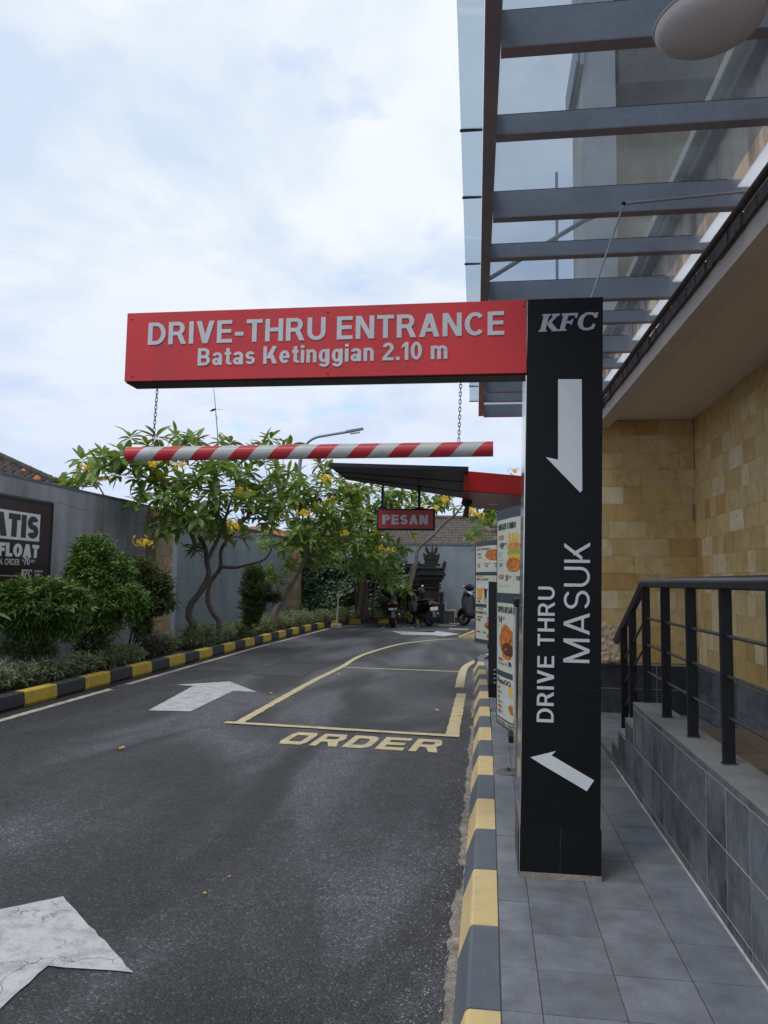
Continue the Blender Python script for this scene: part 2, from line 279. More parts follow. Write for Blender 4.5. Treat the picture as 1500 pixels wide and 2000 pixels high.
M['edge_glass'] = glassmat('edge_glass', (.74, .82, .90), .14, .3, (.62, .68, .72))
M['rod'] = mat('rod', (.10, .105, .12), .5)
M['rubber'] = mat('rubber', (.015, .015, .017), .8)
M['stain_wall'] = wallmat('stain_wall', (.60, .45, .32), (.05, .032, .022), 1.0, 2.4, .8)
M['beige_wall'] = wallmat('beige_wall', (.62, .57, .46), (.2, .19, .16), .5, 2)
M['olive_wall'] = wallmat('olive_wall', (.42, .34, .20), (.09, .085, .07), .5, 2)
M['grey_wall'] = wallmat('grey_wall', (.31, .325, .37), (.15, .155, .17), .75, 1.7)
M['blue_wall'] = wallmat('blue_wall', (.235, .275, .32), (.16, .185, .22), .5, 1.2)
M['coping'] = mat('coping', (.14, .145, .16), .8, var=.3, vscale=5)
M['black_panel'] = mat('black_panel', (.006, .0065, .008), .42, spec=.2, var=.2, vscale=30)
M['black_tile'] = mat('black_tile', (.006, .007, .009), .3, spec=.25)
M['black_metal'] = mat('black_metal', (.010, .0105, .013), .45, spec=.35, var=.3, vscale=14, bump=.1, bscale=120)
M['rail_metal'] = mat('rail_metal', (.032, .031, .036), .36, spec=.6, var=.5, vscale=18, bump=.15, bscale=60)
M['navy'] = mat('navy', (.012, .016, .024), .5, var=.15, vscale=4)
M['red_panel'] = wallmat('red_panel', (.60, .026, .032), (.46, .03, .038), .5, 3, rough=.42)
M['red_sign'] = mat('red_sign', (.46, .02, .03), .35, var=.1, vscale=3)
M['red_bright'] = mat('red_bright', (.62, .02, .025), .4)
M['letter'] = mat('letter', (.56, .58, .62), .4, var=.07, vscale=12)
M['letter_white'] = mat('letter_white', (.66, .69, .72), .35, var=.04, vscale=8)
M['logo'] = mat('logo', (.36, .38, .42), .4, var=.1, vscale=20)
M['concrete'] = mat('concrete', (.27, .24, .2), .9, var=.3, vscale=14, bump=.6, bscale=60)
M['chain'] = mat('chain', (.09, .09, .10), .4, metal=.8)
M['stainless'] = mat('stainless', (.62, .60, .57), .16, metal=1., var=.1, vscale=8)
M['lamp_shell'] = mat('lamp_shell', (.40, .35, .34), .5, var=.06)
M['conduit'] = mat('conduit', (.34, .34, .36), .5)
M['helmet'] = mat('helmet', (.008, .009, .011), .3, coat=.15, spec=.35)
M['bike_black'] = mat('bike_black', (.007, .007, .009), .3, coat=.15, spec=.35)
M['bike_dark'] = mat('bike_dark', (.025, .025, .028), .55)
M['bike_blue'] = mat('bike_blue', (.01, .04, .08), .25, coat=.5)
M['tyre'] = mat('tyre', (.016, .016, .017), .8)
M['mud_grey'] = mat('mud_grey', (.10, .10, .105), .6)
M['chrome'] = mat('chrome', (.7, .7, .72), .12, metal=1.)
M['tail_red'] = mat('tail_red', (.09, .006, .008), .15)
M['plate_white'] = mat('plate_white', (.7, .72, .74), .45)
M['gold_rim'] = mat('gold_rim', (.45, .30, .05), .4, metal=.5)
M['lava'] = mat('lava', (.022, .023, .026), .85, bump=1.2, bscale=30, var=.5, vscale=14)
M['lava_wall'] = mat('lava_wall', (.018, .018, .02), .85, bump=1., bscale=20, var=.5, vscale=8, rnd=.4)
M['step_grey'] = mat('step_grey', (.05, .055, .062), .7, var=.3, vscale=6)
M['step_top'] = mat('step_top', (.36, .31, .25), .8, var=.25, vscale=9)
M['bark'] = mat('bark', (.105, .082, .068), .8, var=.4, vscale=14, bump=.8, bscale=40)
M['bark_pale'] = mat('bark_pale', (.21, .18, .155), .8, var=.35, vscale=14, bump=.6, bscale=40)
M['bark_red'] = mat('bark_red', (.075, .045, .038), .8, var=.4, vscale=14, bump=.8, bscale=40)
M['leaf'] = leafmat('leaf', (.06, .14, .034), (.26, .37, .10), .42, .34)
M['leaf_old'] = leafmat('leaf_old', (.07, .13, .025), (.22, .25, .05))
M['bush'] = leafmat('bush', (.014, .045, .010), (.17, .29, .045), .5, .15)
M['bush_dark'] = leafmat('bush_dark', (.022, .05, .014), (.09, .12, .028), .5)
M['vine'] = leafmat('vine', (.012, .042, .012), (.03, .085, .022), .35, .1)
M['verge'] = leafmat('verge', (.08, .12, .06), (.30, .35, .20), .55)
M['verge_dark'] = leafmat('verge_dark', (.03, .028, .03), (.07, .07, .05), .6)
M['strap'] = leafmat('strap', (.04, .085, .03), (.14, .2, .08), .4)
M['flower'] = mat('flower', (.95, .70, .06), .5, var=.2, vscale=30)
M['flower_red'] = mat('flower_red', (.6, .16, .04), .5)
M['fallen'] = mat('fallen', (.75, .52, .12), .6, var=.2, vscale=40)
M['rooftile'] = mat('rooftile', (.05, .038, .034), .85, var=.5, vscale=5, rnd=.5, bump=.5)
M['rooftile_new'] = mat('rooftile_new', (.42, .13, .045), .75, var=.25, vscale=9, rnd=.25)
M['rooftile_back'] = mat('rooftile_back', (.10, .075, .07), .85, var=.45, vscale=5)
M['house'] = wallmat('house', (.3, .28, .25), (.15, .14, .13), .5)
M['galv'] = mat('galv', (.22, .25, .3), .45, metal=.3)
M['board_frame'] = mat('board_frame', (.06, .072, .09), .42, var=.1, vscale=4)
M['poster'] = mat('poster', (.58, .62, .54), .4, var=.04, vscale=4)
M['ink'] = mat('ink', (.035, .035, .04), .5)
M['ink_grey'] = mat('ink_grey', (.2, .2, .2), .5)
M['ink_red'] = mat('ink_red', (.55, .04, .045), .5)
M['fried'] = mat('fried', (.52, .17, .03), .5, var=.75, vscale=26)
M['char'] = mat('char', (.10, .035, .02), .5, var=.7, vscale=40)
M['fries'] = mat('fries', (.75, .46, .10), .5, var=.3, vscale=60)
M['bun'] = mat('bun', (.55, .27, .07), .5, var=.3, vscale=30)
M['lettuce'] = mat('lettuce', (.22, .42, .07), .5, var=.4, vscale=60)
M['cheese'] = mat('cheese', (.8, .42, .03), .5)
M['cola'] = mat('cola', (.05, .025, .02), .4)
M['juice'] = mat('juice', (.75, .33, .02), .4, var=.2, vscale=12)
M['maroon'] = mat('maroon', (.030, .014, .016), .45, var=.2, vscale=3)
M['gully'] = mat('gully', (.018, .013, .013), .9, var=.4, vscale=8)
M['iron'] = mat('iron', (.045, .046, .05), .6, var=.3, vscale=14, bump=.4, bscale=60)

# ------------------------------------------------------------------ geometry helpers
class MB:
    def __init__(s): s.v = []; s.f = []; s.sm = []
    def add(s, vs, fs, smooth=False):
        o = len(s.v); s.v.extend([tuple(v) for v in vs])
        for f in fs: s.f.append(tuple(i + o for i in f)); s.sm.append(smooth)
        return s
    def box(s, a, b):
        x0, y0, z0 = a; x1, y1, z1 = b
        return s.add([(x0, y0, z0), (x1, y0, z0), (x1, y1, z0), (x0, y1, z0), (x0, y0, z1), (x1, y0, z1), (x1, y1, z1), (x0, y1, z1)],
                     [(3, 2, 1, 0), (4, 5, 6, 7), (0, 1, 5, 4), (1, 2, 6, 5), (2, 3, 7, 6), (3, 0, 4, 7)])
    def bevbox(s, a, b, r):
        """box with chamfered edges"""
        bm = bmesh.new(); bmesh.ops.create_cube(bm, size=1)
        c = [(a[i] + b[i]) / 2 for i in range(3)]; d = [abs(b[i] - a[i]) for i in range(3)]
        for v in bm.verts: v.co = Vector((c[0] + v.co.x * d[0], c[1] + v.co.y * d[1], c[2] + v.co.z * d[2]))
        bmesh.ops.bevel(bm, geom=bm.edges[:], offset=min(r, min(d) * .45), segments=2, affect='EDGES', profile=.5)
        s.add([v.co for v in bm.verts], [[v.index for v in f.verts] for f in bm.faces]) if not bm.verts.index_update() else None
        bm.free(); return s
    def prism(s, pts, ex):
        """pts: 3D polygon, ex: extrusion vector"""
        n = len(pts); p = [Vector(q) for q in pts]; ex = Vector(ex); q = [a + ex for a in p]
        nn = Vector((0, 0, 0))
        for i in range(n): nn += p[i].cross(p[(i + 1) % n])
        flip = nn.dot(ex) > 0
        fs = [tuple(reversed(range(n))) if flip else tuple(range(n)), tuple(range(n, 2 * n)) if flip else tuple(reversed(range(n, 2 * n)))]
        for i in range(n):
            j = (i + 1) % n; fs.append((i, j, n + j, n + i) if flip else (j, i, n + i, n + j))
        return s.add(p + q, fs)
    def tube(s, pts, rad, n=8, cap=True, smooth=True):
        pts = [Vector(p) for p in pts]; k = len(pts)
        if not isinstance(rad, (list, tuple)): rad = [rad] * k
        rings = []; ref = None
        for i, p in enumerate(pts):
            t = (pts[min(i + 1, k - 1)] - pts[max(i - 1, 0)]).normalized()
            if ref is None: ref = Vector((0, 0, 1)) if abs(t.z) < .9 else Vector((1, 0, 0))
            u = (ref - t * ref.dot(t)).normalized(); w = t.cross(u); ref = u
            rings.append([p + (u * math.cos(2 * PI * j / n) + w * math.sin(2 * PI * j / n)) * rad[i] for j in range(n)])
        vs = [v for r in rings for v in r]; fs = []
        for i in range(k - 1):
            for j in range(n):
                a = i * n + j; b = i * n + (j + 1) % n; fs.append((a, b, b + n, a + n))
        s.add(vs, fs, smooth)
        if cap: s.add(rings[0], [tuple(reversed(range(n)))]); s.add(rings[-1], [tuple(range(n))])
        return s
    def loft(s, secs, n=12, smooth=True):
        """secs: (cx,cy,cz,rx,rz) rings in the xz plane"""
        rings = [[(c[0] + c[3] * math.cos(2 * PI * j / n), c[1], c[2] + c[4] * math.sin(2 * PI * j / n)) for j in range(n)] for c in secs]
        vs = [v for r in rings for v in r]; fs = []
        for i in range(len(secs) - 1):
            for j in range(n):
                a = i * n + j; b = i * n + (j + 1) % n; fs.append((a, b, b + n, a + n))
        s.add(vs, fs, smooth); s.add(rings[0], [tuple(range(n))]); s.add(rings[-1], [tuple(reversed(range(n)))]); return s
    def lathe(s, prof, n=20, center=(0, 0, 0), axis='z', smooth=True):
        vs = []; fs = []; k = len(prof)
        for r, h in prof:
            for j in range(n):
                a = 2 * PI * j / n; x, y = r * math.cos(a), r * math.sin(a)
                v = (x, y, h) if axis == 'z' else ((h, x, y) if axis == 'x' else (x, h, y))
                vs.append(tuple(v[i] + center[i] for i in range(3)))
        for i in range(k - 1):
            for j in range(n):
                a = i * n + j; b = i * n + (j + 1) % n; fs.append((a, b, b + n, a + n))
        return s.add(vs, fs, smooth)
    def sphere(s, c, r, n=16, m_=10, sc=(1, 1, 1), smooth=True):
        vs = []; fs = []
        for i in range(m_ + 1):
            t = PI * i / m_
            for j in range(n):
                a = 2 * PI * j / n; vs.append((c[0] + r * sc[0] * math.sin(t) * math.cos(a), c[1] + r * sc[1] * math.sin(t) * math.sin(a), c[2] + r * sc[2] * math.cos(t)))
        for i in range(m_):
            for j in range(n):
                a = i * n + j; b = i * n + (j + 1) % n; fs.append((a + n, b + n, b, a))
        return s.add(vs, fs, smooth)
    def mesh(s, name):
        me = bpy.data.meshes.new(name); me.from_pydata(s.v, [], s.f); me.polygons.foreach_set('use_smooth', s.sm); me.update(); return me
    def build(s, name, m, parent=None, kind=None, label=None):
        me = s.mesh(name); me.materials.append(M[m] if isinstance(m, str) else m)
        return link(name, me, parent, kind, label)

def link(name, data, parent=None, kind=None, label=None, mw=None):
    o = bpy.data.objects.new(name, data); COL.objects.link(o)
    if parent is not None:
        o.parent = parent; o.matrix_parent_inverse = parent.matrix_basis.inverted() if parent.parent is None else (parent.parent.matrix_basis @ parent.matrix_parent_inverse @ parent.matrix_basis).inverted() if False else parent_inv(parent)
    if kind: o['kind'] = kind
    if label: o['label'] = label
    return o
def wmat(o):
    return (wmat(o.parent) @ o.matrix_parent_inverse @ o.matrix_basis) if o.parent else o.matrix_basis
def parent_inv(p): return wmat(p).inverted()
def tag(o, label, cat, group=None, kind=None):
    o['label'] = label; o['category'] = cat
    if group: o['group'] = group
    if kind: o['kind'] = kind
    return o
def thing(name, label, cat, loc=(0, 0, 0), rotz=0, group=None):
    o = bpy.data.objects.new(name, None); COL.objects.link(o); o.location = loc; o.rotation_euler = (0, 0, rotz); o.empty_display_size = .2
    return tag(o, label, cat, group)
def struct(name, mb, m): return mb.build(name, m, None, 'structure')

_chars = {}
def text_geo(txt, bold=0., shear=0., space=1.):
    """triangulated outline of a word in local xy, as (verts, faces, width, height)"""
    key = (txt, bold, shear, space)
    if key in _chars: return _chars[key]
    cu = bpy.data.curves.new('word', 'FONT'); cu.body = txt; cu.size = 1; cu.offset = bold; cu.shear = shear; cu.space_character = space; cu.resolution_u = 5
    ob = bpy.data.objects.new('word', cu); COL.objects.link(ob); bpy.context.view_layer.update()
    dg = bpy.context.evaluated_depsgraph_get(); me = bpy.data.meshes.new_from_object(ob.evaluated_get(dg))
    vs = [v.co.copy() for v in me.vertices]; fs = [tuple(p.vertices) for p in me.polygons]
    bpy.data.objects.remove(ob); bpy.data.curves.remove(cu); bpy.data.meshes.remove(me)
    x0 = min(v.x for v in vs); x1 = max(v.x for v in vs); y0 = min(v.y for v in vs); y1 = max(v.y for v in vs)
    r = ([((v.x - x0) / (x1 - x0), (v.y - y0) / (y1 - y0)) for v in vs], fs); _chars[key] = r; return r
def word(mb, txt, o, ux, uy, w, h, bold=0., shear=0., space=1.):
    """o bottom-left corner, ux/uy unit vectors of the writing plane, fitted to w x h"""
    v, f = text_geo(txt, bold, shear, space); o = Vector(o); ux = Vector(ux); uy = Vector(uy)
    mb.add([o + ux * (a * w) + uy * (b * h) for a, b in v], f); return mb
def raise_(mb, n, t):
    """thickness for a flat letter mesh: front faces moved out, open rim closed"""
    bm = bmesh.new(); vs = [bm.verts.new(v) for v in mb.v]
    for f in mb.f:
        try: bm.faces.new([vs[i] for i in f])
        except ValueError: pass
    bmesh.ops.remove_doubles(bm, verts=bm.verts, dist=1e-5)
    r = bmesh.ops.extrude_face_region(bm, geom=bm.faces[:]); n = Vector(n) * t
    for g in r['geom']:
        if isinstance(g, bmesh.types.BMVert): g.co += n
    bmesh.ops.recalc_face_normals(bm, faces=bm.faces); bm.verts.index_update()
    mb.v = [tuple(v.co) for v in bm.verts]; mb.f = [tuple(v.index for v in f.verts) for f in bm.faces]; mb.sm = [False] * len(mb.f); bm.free(); return mb
def poly2d(mb, pts, o, ux, uy, t=0., nrm=None):
    o = Vector(o); ux = Vector(ux); uy = Vector(uy); p = [o + ux * a + uy * b for a, b in pts]
    if t: mb.prism(p, Vector(nrm) * t)
    else: mb.add(p, [tuple(range(len(p)))])
    return mb


# plain grotesque capitals and small letters built from strokes, cap height 1
def _box(x0, y0, x1, y1): return [(x0, y0), (x1, y0), (x1, y1), (x0, y1)]
def _diag(x0, y0, x1, y1, w): return [(x0, y0), (x0 + w, y0), (x1 + w, y1), (x1, y1)]
def _arc(cx, cy, rx, ry, a0, a1, s, h, n=14):
    o_ = []; i_ = []
    for k in range(n + 1):
        a = math.radians(a0 + (a1 - a0) * k / n); o_.append((cx + rx * math.cos(a), cy + ry * math.sin(a))); i_.append((cx + (rx - s) * math.cos(a), cy + (ry - h) * math.sin(a)))
    return o_ + i_[::-1]
def glyph(c, s):
    h = s * .86; x = .74; q = s * 1.12
    if c == 'A': W = .80; return W, [_diag(0, 0, W / 2 - q / 2, 1, q), _diag(W - q, 0, W / 2 - q / 2, 1, q), _box(.2, .22, .6, .22 + h)]
    if c == 'B': W = .70; r = (.5 + h / 2) / 2; return W, [_box(0, 0, s, 1), _box(s, 1 - h, .36, 1), _box(s, .5 - h / 2, .36, .5 + h / 2), _box(s, 0, .38, h), _arc(.36, 1 - r, .30, r, -90, 90, s, h), _arc(.38, r, .32, r, -90, 90, s, h)]
    if c == 'C': return .76, [_arc(.4, .5, .4, .5, 42, 318, s, h, 22)]
    if c == 'D': return .76, [_box(0, 0, s, 1), _box(s, 1 - h, .34, 1), _box(s, 0, .34, h), _arc(.34, .5, .42, .5, -90, 90, s, h)]
    if c == 'E': return .64, [_box(0, 0, s, 1), _box(s, 0, .64, h), _box(s, .52 - h / 2, .60, .52 + h / 2), _box(s, 1 - h, .63, 1)]
    if c == 'F': return .60, [_box(0, 0, s, 1), _box(s, .50 - h / 2, .55, .50 + h / 2), _box(s, 1 - h, .60, 1)]
    if c == 'G': return .80, [_arc(.4, .5, .4, .5, 40, 330, s, h, 22), _box(.44, .52 - h, .80, .52), _box(.80 - s, .14, .80, .52 - h)]
    if c == 'H': return .74, [_box(0, 0, s, 1), _box(.74 - s, 0, .74, 1), _box(s, .52 - h / 2, .74 - s, .52 + h / 2)]
    if c == 'I': return s, [_box(0, 0, s, 1)]
    if c == 'K': return .76, [_box(0, 0, s, 1), _diag(s * .8, .30, .74 - q * 1.15, 1, q * 1.15), _diag(.78 - q * 1.2, 0, .26, .64, q * 1.1)]
    if c == 'L': return .58, [_box(0, 0, s, 1), _box(s, 0, .58, h)]
    if c == 'M': W = .88; return W, [_box(0, 0, s, 1), _box(W - s, 0, W, 1), _diag(W / 2 - q / 2, 0, 0, 1, q), _diag(W / 2 - q / 2, 0, W - q, 1, q)]
    if c == 'N': return .74, [_box(0, 0, s, 1), _box(.74 - s, 0, .74, 1), _diag(.74 - q, 0, 0, 1, q)]
    if c in 'O0': W = .82 if c == 'O' else .58; return W, [_arc(W / 2, .5, W / 2, .5, 0, 180, s, h, 18), _arc(W / 2, .5, W / 2, .5, 180, 360, s, h, 18)]
    if c in 'PR':
        b = .40; r = (1 - b) / 2; p = [_box(0, 0, s, 1), _box(s, 1 - h, .40, 1), _box(s, b, .40, b + h), _arc(.40, 1 - r, .29, r, -90, 90, s, h)]
        if c == 'P': return .69, p
        return .76, p + [_diag(.77 - q, 0, .34, b + h * .6, q)]
    if c == 'S': r = (.5 + h / 2) / 2; return .68, [_arc(.34, 1 - r, .33, r, 22, 270, s, h, 20), _arc(.34, r, .34, r, 90, -158, s, h, 20)]
    if c == 'T': return .66, [_box(.33 - s / 2, 0, .33 + s / 2, 1 - h), _box(0, 1 - h, .66, 1)]
    if c == 'U': return .74, [_box(0, .36, s, 1), _box(.74 - s, .36, .74, 1), _arc(.37, .36, .37, .36, 180, 360, s, h)]
    if c == 'V': W = .76; return W, [_diag(W / 2 - q / 2, 0, 0, 1, q), _diag(W / 2 - q / 2, 0, W - q, 1, q)]
    if c == '-': return .36, [_box(0, .30, .36, .30 + h)]
    if c == '.': return s, [_box(0, 0, s, s)]
    if c == '1': return .34, [_box(.34 - s, 0, .34, 1), [(0, .66), (.34 - s, .78), (.34 - s, .98), (0, .82)]]
    if c == '2': return .58, [_arc(.29, .70, .29, .30, 165, -25, s, h, 18), [(0, h), (.0, 0), (.2, h), (.57, .59), (.57 - s * 1.1, .62)], _box(0.02, 0, .58, h)]
    if c == 'a': W = .56; return W, [_arc(.23, .215, .23, .215, 0, 360, s * .92, h * .85, 22), _box(W - s - .01, 0, W - .01, .52), _arc(W / 2 - .01, .50, W / 2, .24, 0, 165, s, h * .95)]
    if c == 't': return .36, [_box(.09, h * .6, .09 + s, .96), _box(0, x - h, .36, x), _arc(.09 + s + .07, .17, s + .07, .17, 180, 285, s, h * .9, 8)]
    if c == 's': r = (x / 2 + h / 2) / 2; return .52, [_arc(.26, x - r, .25, r, 20, 270, s * .95, h * .85, 18), _arc(.26, r, .26, r, 90, -160, s * .95, h * .85, 18)]
    if c == 'e': return .56, [_arc(.28, x / 2, .28, x / 2, 0, 322, s, h * .95, 24), _box(s * .8, x / 2 - h / 2, .555, x / 2 + h * .35)]
    if c == 'i': return s, [_box(0, 0, s, x), _box(0, 1 - h, s, 1)]
    if c == 'n': W = .54; return W, [_box(0, 0, s, x), _box(W - s, 0, W, x - .25), _arc(W / 2, x - .26, W / 2, .27, 0, 158, s, h * .95)]
    if c == 'm': W = .86; a = (W + s) / 4; return W, [_box(0, 0, s, x), _box(W / 2 - s / 2, 0, W / 2 + s / 2, x - .22), _box(W - s, 0, W, x - .25), _arc(a, x - .24, a, .25, 0, 155, s, h * .95), _arc(W - a, x - .24, a, .25, 0, 155, s, h * .95)]
    if c == 'g': W = .58; return W, [_arc(.27, .37, .27, .37, 0, 360, s, h * .9, 24), _box(W - s, -.02, W, x), _arc(W / 2, -.02, W / 2, .25, 0, -160, s, h * .9)]
    return .26, []
def letters(txt, o, ux, uy, w, h, s, m, parent, nrm, t=.0035, gap=.12, name='letter', space=.34):
    """one raised piece per letter, fitted to w x h (cap height)"""
    o, ux, uy, nrm = Vector(o), Vector(ux), Vector(uy), Vector(nrm); tot = 0; lay = []
    for c in txt:
        if c == ' ': tot += space; continue
        W, pl = glyph(c, s); lay.append((tot, pl, c)); tot += W + gap
    tot -= gap; kx_ = w / tot
    for x0, pl, c in lay:
        mb = MB()
        for k, p in enumerate(pl):
            mb.prism([o + ux * ((x0 + a) * kx_) + uy * (b * h) for a, b in p], nrm * (t + .0004 * k))
        mb.build(name, m, parent)

# unit pieces that alike objects share
UNIT = {}
def unit_box(m, bev=.0):
    k = (m, bev)
    if k not in UNIT:
        me = MB().box((-.5, -.5, -.5), (.5, .5, .5)).mesh('block'); me.materials.append(M[m]); UNIT[k] = me
    return UNIT[k]
def piece(name, m, a, b, parent, rot=0.):
    o = link(name, unit_box(m), parent); o.location = [(a[i] + b[i]) / 2 for i in range(3)]; o.scale = [abs(b[i] - a[i]) for i in range(3)]
    if rot: o.rotation_euler.z = rot
    return o

# ------------------------------------------------------------------ ground, lane, kerbs
struct('ground', MB().add([(-400, -150, -.06), (400, -150, -.06), (400, 900, -.06), (-400, 900, -.06)], [(0, 1, 2, 3)]), 'ground')
def kx(Y):      # right edge of the kerb top: the kerb drifts left with distance
    return .042 - .0012 * max(0, Y - 4) ** 2 if Y < 14 else -.078
mb = MB()
mb.add([(-5.1, -4, 0), (-.10, -4, 0), (-.10, 8, 0), (-.1, 14.6, 0), (-5.1, 14.6, 0)], [(0, 1, 2, 3, 4)])
mb.add([(-5.1, 14.6, 0), (6, 14.6, 0), (6, 30.2, 0), (-5.1, 30.2, 0)], [(0, 1, 2, 3)])
mb.add([(-5.6, 24.9, -.001), (-5.1, 24.9, -.001), (-5.1, 30.2, -.001), (-5.6, 30.2, -.001)], [(0, 1, 2, 3)])
lane = struct('road', mb, 'asphalt')
# drain gully between the left kerb and the white edge line
mb = MB().box((-5.47, -1, -.055), (-5.1, 24.9, -.035)); struct('drain_channel', mb, 'gully')

def strip(pts, w, z=.004):
    """painted line following pts with constant width"""
    pts = [Vector((p[0], p[1], z)) for p in pts]; mb = MB(); vs = []
    for i, p in enumerate(pts):
        t = (pts[min(i + 1, len(pts) - 1)] - pts[max(i - 1, 0)]).normalized(); nn = Vector((-t.y, t.x, 0))
        vs += [p + nn * w / 2, p - nn * w / 2]
    return mb.add(vs, [(2 * i, 2 * i + 1, 2 * i + 3, 2 * i + 2) for i in range(len(pts) - 1)])
def smooth_path(P, k=6):
    out = []
    P = [Vector((*p, 0)) if len(p) == 2 else Vector(p) for p in P]; n = len(P)
    for i in range(n - 1):
        p0, p1, p2, p3 = P[max(i - 1, 0)], P[i], P[i + 1], P[min(i + 2, n - 1)]
        for j in range(k):
            t = j / k; out.append(.5 * ((2 * p1) + (p2 - p0) * t + (2 * p0 - 5 * p1 + 4 * p2 - p3) * t * t + (3 * p1 - p0 - 3 * p2 + p3) * t ** 3))
    return out + [P[-1]]
def ragged(pts, w, seed=0, z=.004, step=.08, amp=.006):
    """line with slightly uneven edges"""
    rs = random.Random(seed); P = [Vector((p[0], p[1], 0)) for p in pts]; out = []
    for i in range(len(P) - 1):
        k = max(1, int((P[i + 1] - P[i]).length / step))
        for j in range(k): out.append(P[i].lerp(P[i + 1], j / k))
    out.append(P[-1]); vs = []
    for i, p in enumerate(out):
        t = (out[min(i + 1, len(out) - 1)] - out[max(i - 1, 0)]).normalized(); nn = Vector((-t.y, t.x, 0))
        vs += [p + nn * (w / 2 + rs.uniform(-amp, amp)) + Vector((0, 0, z)), p - nn * (w / 2 + rs.uniform(-amp, amp)) + Vector((0, 0, z))]
    return MB().add(vs, [(2 * i, 2 * i + 1, 2 * i + 3, 2 * i + 2) for i in range(len(out) - 1)])
struct('edge_line', ragged([(-5.06, -1), (-5.07, 8), (-5.1, 12.6), (-5.12, 17), (-5.03, 21), (-5.0, 24)], .1, 1, .005), 'line_paint')
boxl = [(-2.62, 8.05), (-2.62, 11.5), (-2.56, 13.5), (-2.56, 15.7), (-2.2, 18.4), (-1.75, 19.7), (-1.3, 20.5), (-.8, 20.95), (-.2, 21.15), (1.2, 21.2)]
struct('bay_line', ragged(smooth_path(boxl), .10, 2, .005), 'cream_paint')
struct('bay_line', ragged([(-2.76, 8.0), (-.28, 7.78)], .105, 3, .009), 'cream_paint')
struct('bay_line', ragged([(-2.5, 13.45), (-.47, 13.33)], .085, 4, .005), 'cream_paint')
struct('bay_line', ragged([(-.355, 7.85), (-.365, 10.75)], .13, 5, .005), 'cream_paint')
struct('bay_line', ragged(smooth_path([(-.415, 11.35), (-.43, 13.4), (-.37, 14.5), (-.2, 15.35), (.05, 15.95), (.5, 16.5)]), .13, 6, .005), 'cream_paint')

# ORDER in wide block capitals, built as polygons
def blockletters(mb, txt, x0, y0, cw, h, gap, slant=0., z=.005):
    G = {
        'O': [[(0, .2), (.12, 0), (.5, 0), (.5, .24), (.3, .24), (.26, .3), (.26, .7), (.3, .76), (.5, .76), (.5, 1), (.12, 1), (0, .8)],
              [(.5, 0), (.88, 0), (1, .2), (1, .8), (.88, 1), (.5, 1), (.5, .76), (.7, .76), (.74, .7), (.74, .3), (.7, .24), (.5, .24)]],
        'R': [[(0, 0), (.27, 0), (.27, .34), (.27, .56), (.27, .78), (.27, 1), (0, 1)], [(.27, .78), (.66, .78), (.72, .73), (.97, .78), (.86, 1), (.27, 1)],
              [(.72, .73), (.72, .61), (.66, .56), (.98, .54), (1, .6), (.97, .78)], [(.27, .34), (.6, .34), (.86, .4), (.98, .54), (.66, .56), (.27, .56)],
              [(.5, .34), (.72, 0), (1.02, 0), (.98, .14), (.86, .4), (.6, .34)]],
        'D': [[(0, 0), (.27, 0), (.27, .24), (.27, .76), (.27, 1), (0, 1)], [(.27, 0), (.72, 0), (.9, .08), (.68, .28), (.6, .24), (.27, .24)],
              [(.27, .76), (.6, .76), (.68, .72), (.9, .92), (.72, 1), (.27, 1)], [(.9, .08), (1, .25), (1, .75), (.9, .92), (.68, .72), (.73, .6), (.73, .4), (.68, .28)]],
        'E': [[(0, 0), (.27, 0), (.27, 1), (0, 1)], [(.27, 0), (1, 0), (1, .22), (.27, .22)], [(.27, .39), (.9, .39), (.9, .6), (.27, .6)], [(.27, .78), (1, .78), (1, 1), (.27, 1)]]}
    x = x0
    for ch in txt:
        for pl in G[ch]: mb.add([(x + a * cw + slant * b * h, y0 + b * h, z) for a, b in pl], [tuple(range(len(pl)))])
        x += cw + gap
    return mb
mb = blockletters(MB(), 'ORDER', 0, 0, .258, .56, .052, .02)
o = struct('lane_lettering', mb, 'cream_paint'); o.location = (-1.95, 7.1, 0); o.rotation_euler.z = -.055
o.data.materials[0] = M['cream_paint']
def flat(name, pts, m='white_paint', z=.005):
    """flat painted shape with slightly nibbled edges"""
    rs = random.Random(len(pts)); out = []
    P = [Vector((*p, z)) for p in pts]
    for i in range(len(P)):
        a, b = P[i], P[(i + 1) % len(P)]; k = max(1, int((b - a).length / .06))
        for j in range(k):
            q = a.lerp(b, j / k)
            if j: q += Vector((rs.uniform(-.005, .005), rs.uniform(-.005, .005), 0))
            out.append(q)
    bm = bmesh.new(); f = bm.faces.new([bm.verts.new(v) for v in out]); bmesh.ops.triangulate(bm, faces=[f]); bm.normal_update()
    if bm.faces[:][0].normal.z < 0: bmesh.ops.reverse_faces(bm, faces=bm.faces[:])
    bm.verts.index_update(); mb = MB().add([v.co for v in bm.verts], [[v.index for v in f.verts] for f in bm.faces]); bm.free()
    return struct(name, mb, m)
flat('lane_arrow', [(-2.0, 3.565), (-1.35, 2.95), (-1.70, 2.945), (-1.685, 1.3), (-2.30, 1.3), (-2.31, 2.95), (-2.66, 2.96)])
flat('lane_arrow', [(-3.86, 8.53), (-3.37, 8.57), (-3.435, 10.24), (-3.09, 10.22), (-3.80, 11.15), (-4.42, 10.62), (-4.13, 10.58)])
flat('lane_arrow', [(-2.95, 23.5), (-2.42, 22.0), (-1.55, 22.15), (-1.25, 21.85), (-.82, 22.9), (-1.6, 24.1), (-1.65, 23.4)])
for i, (x, y) in enumerate([(-1.42, 27.4), (-.95, 25.3), (-1.1, 28.6)]):
    flat('bay_mark', [(x - .35, y - .25), (x + .28, y - .32), (x + .35, y + .2), (x - .3, y + .3)], 'line_paint')

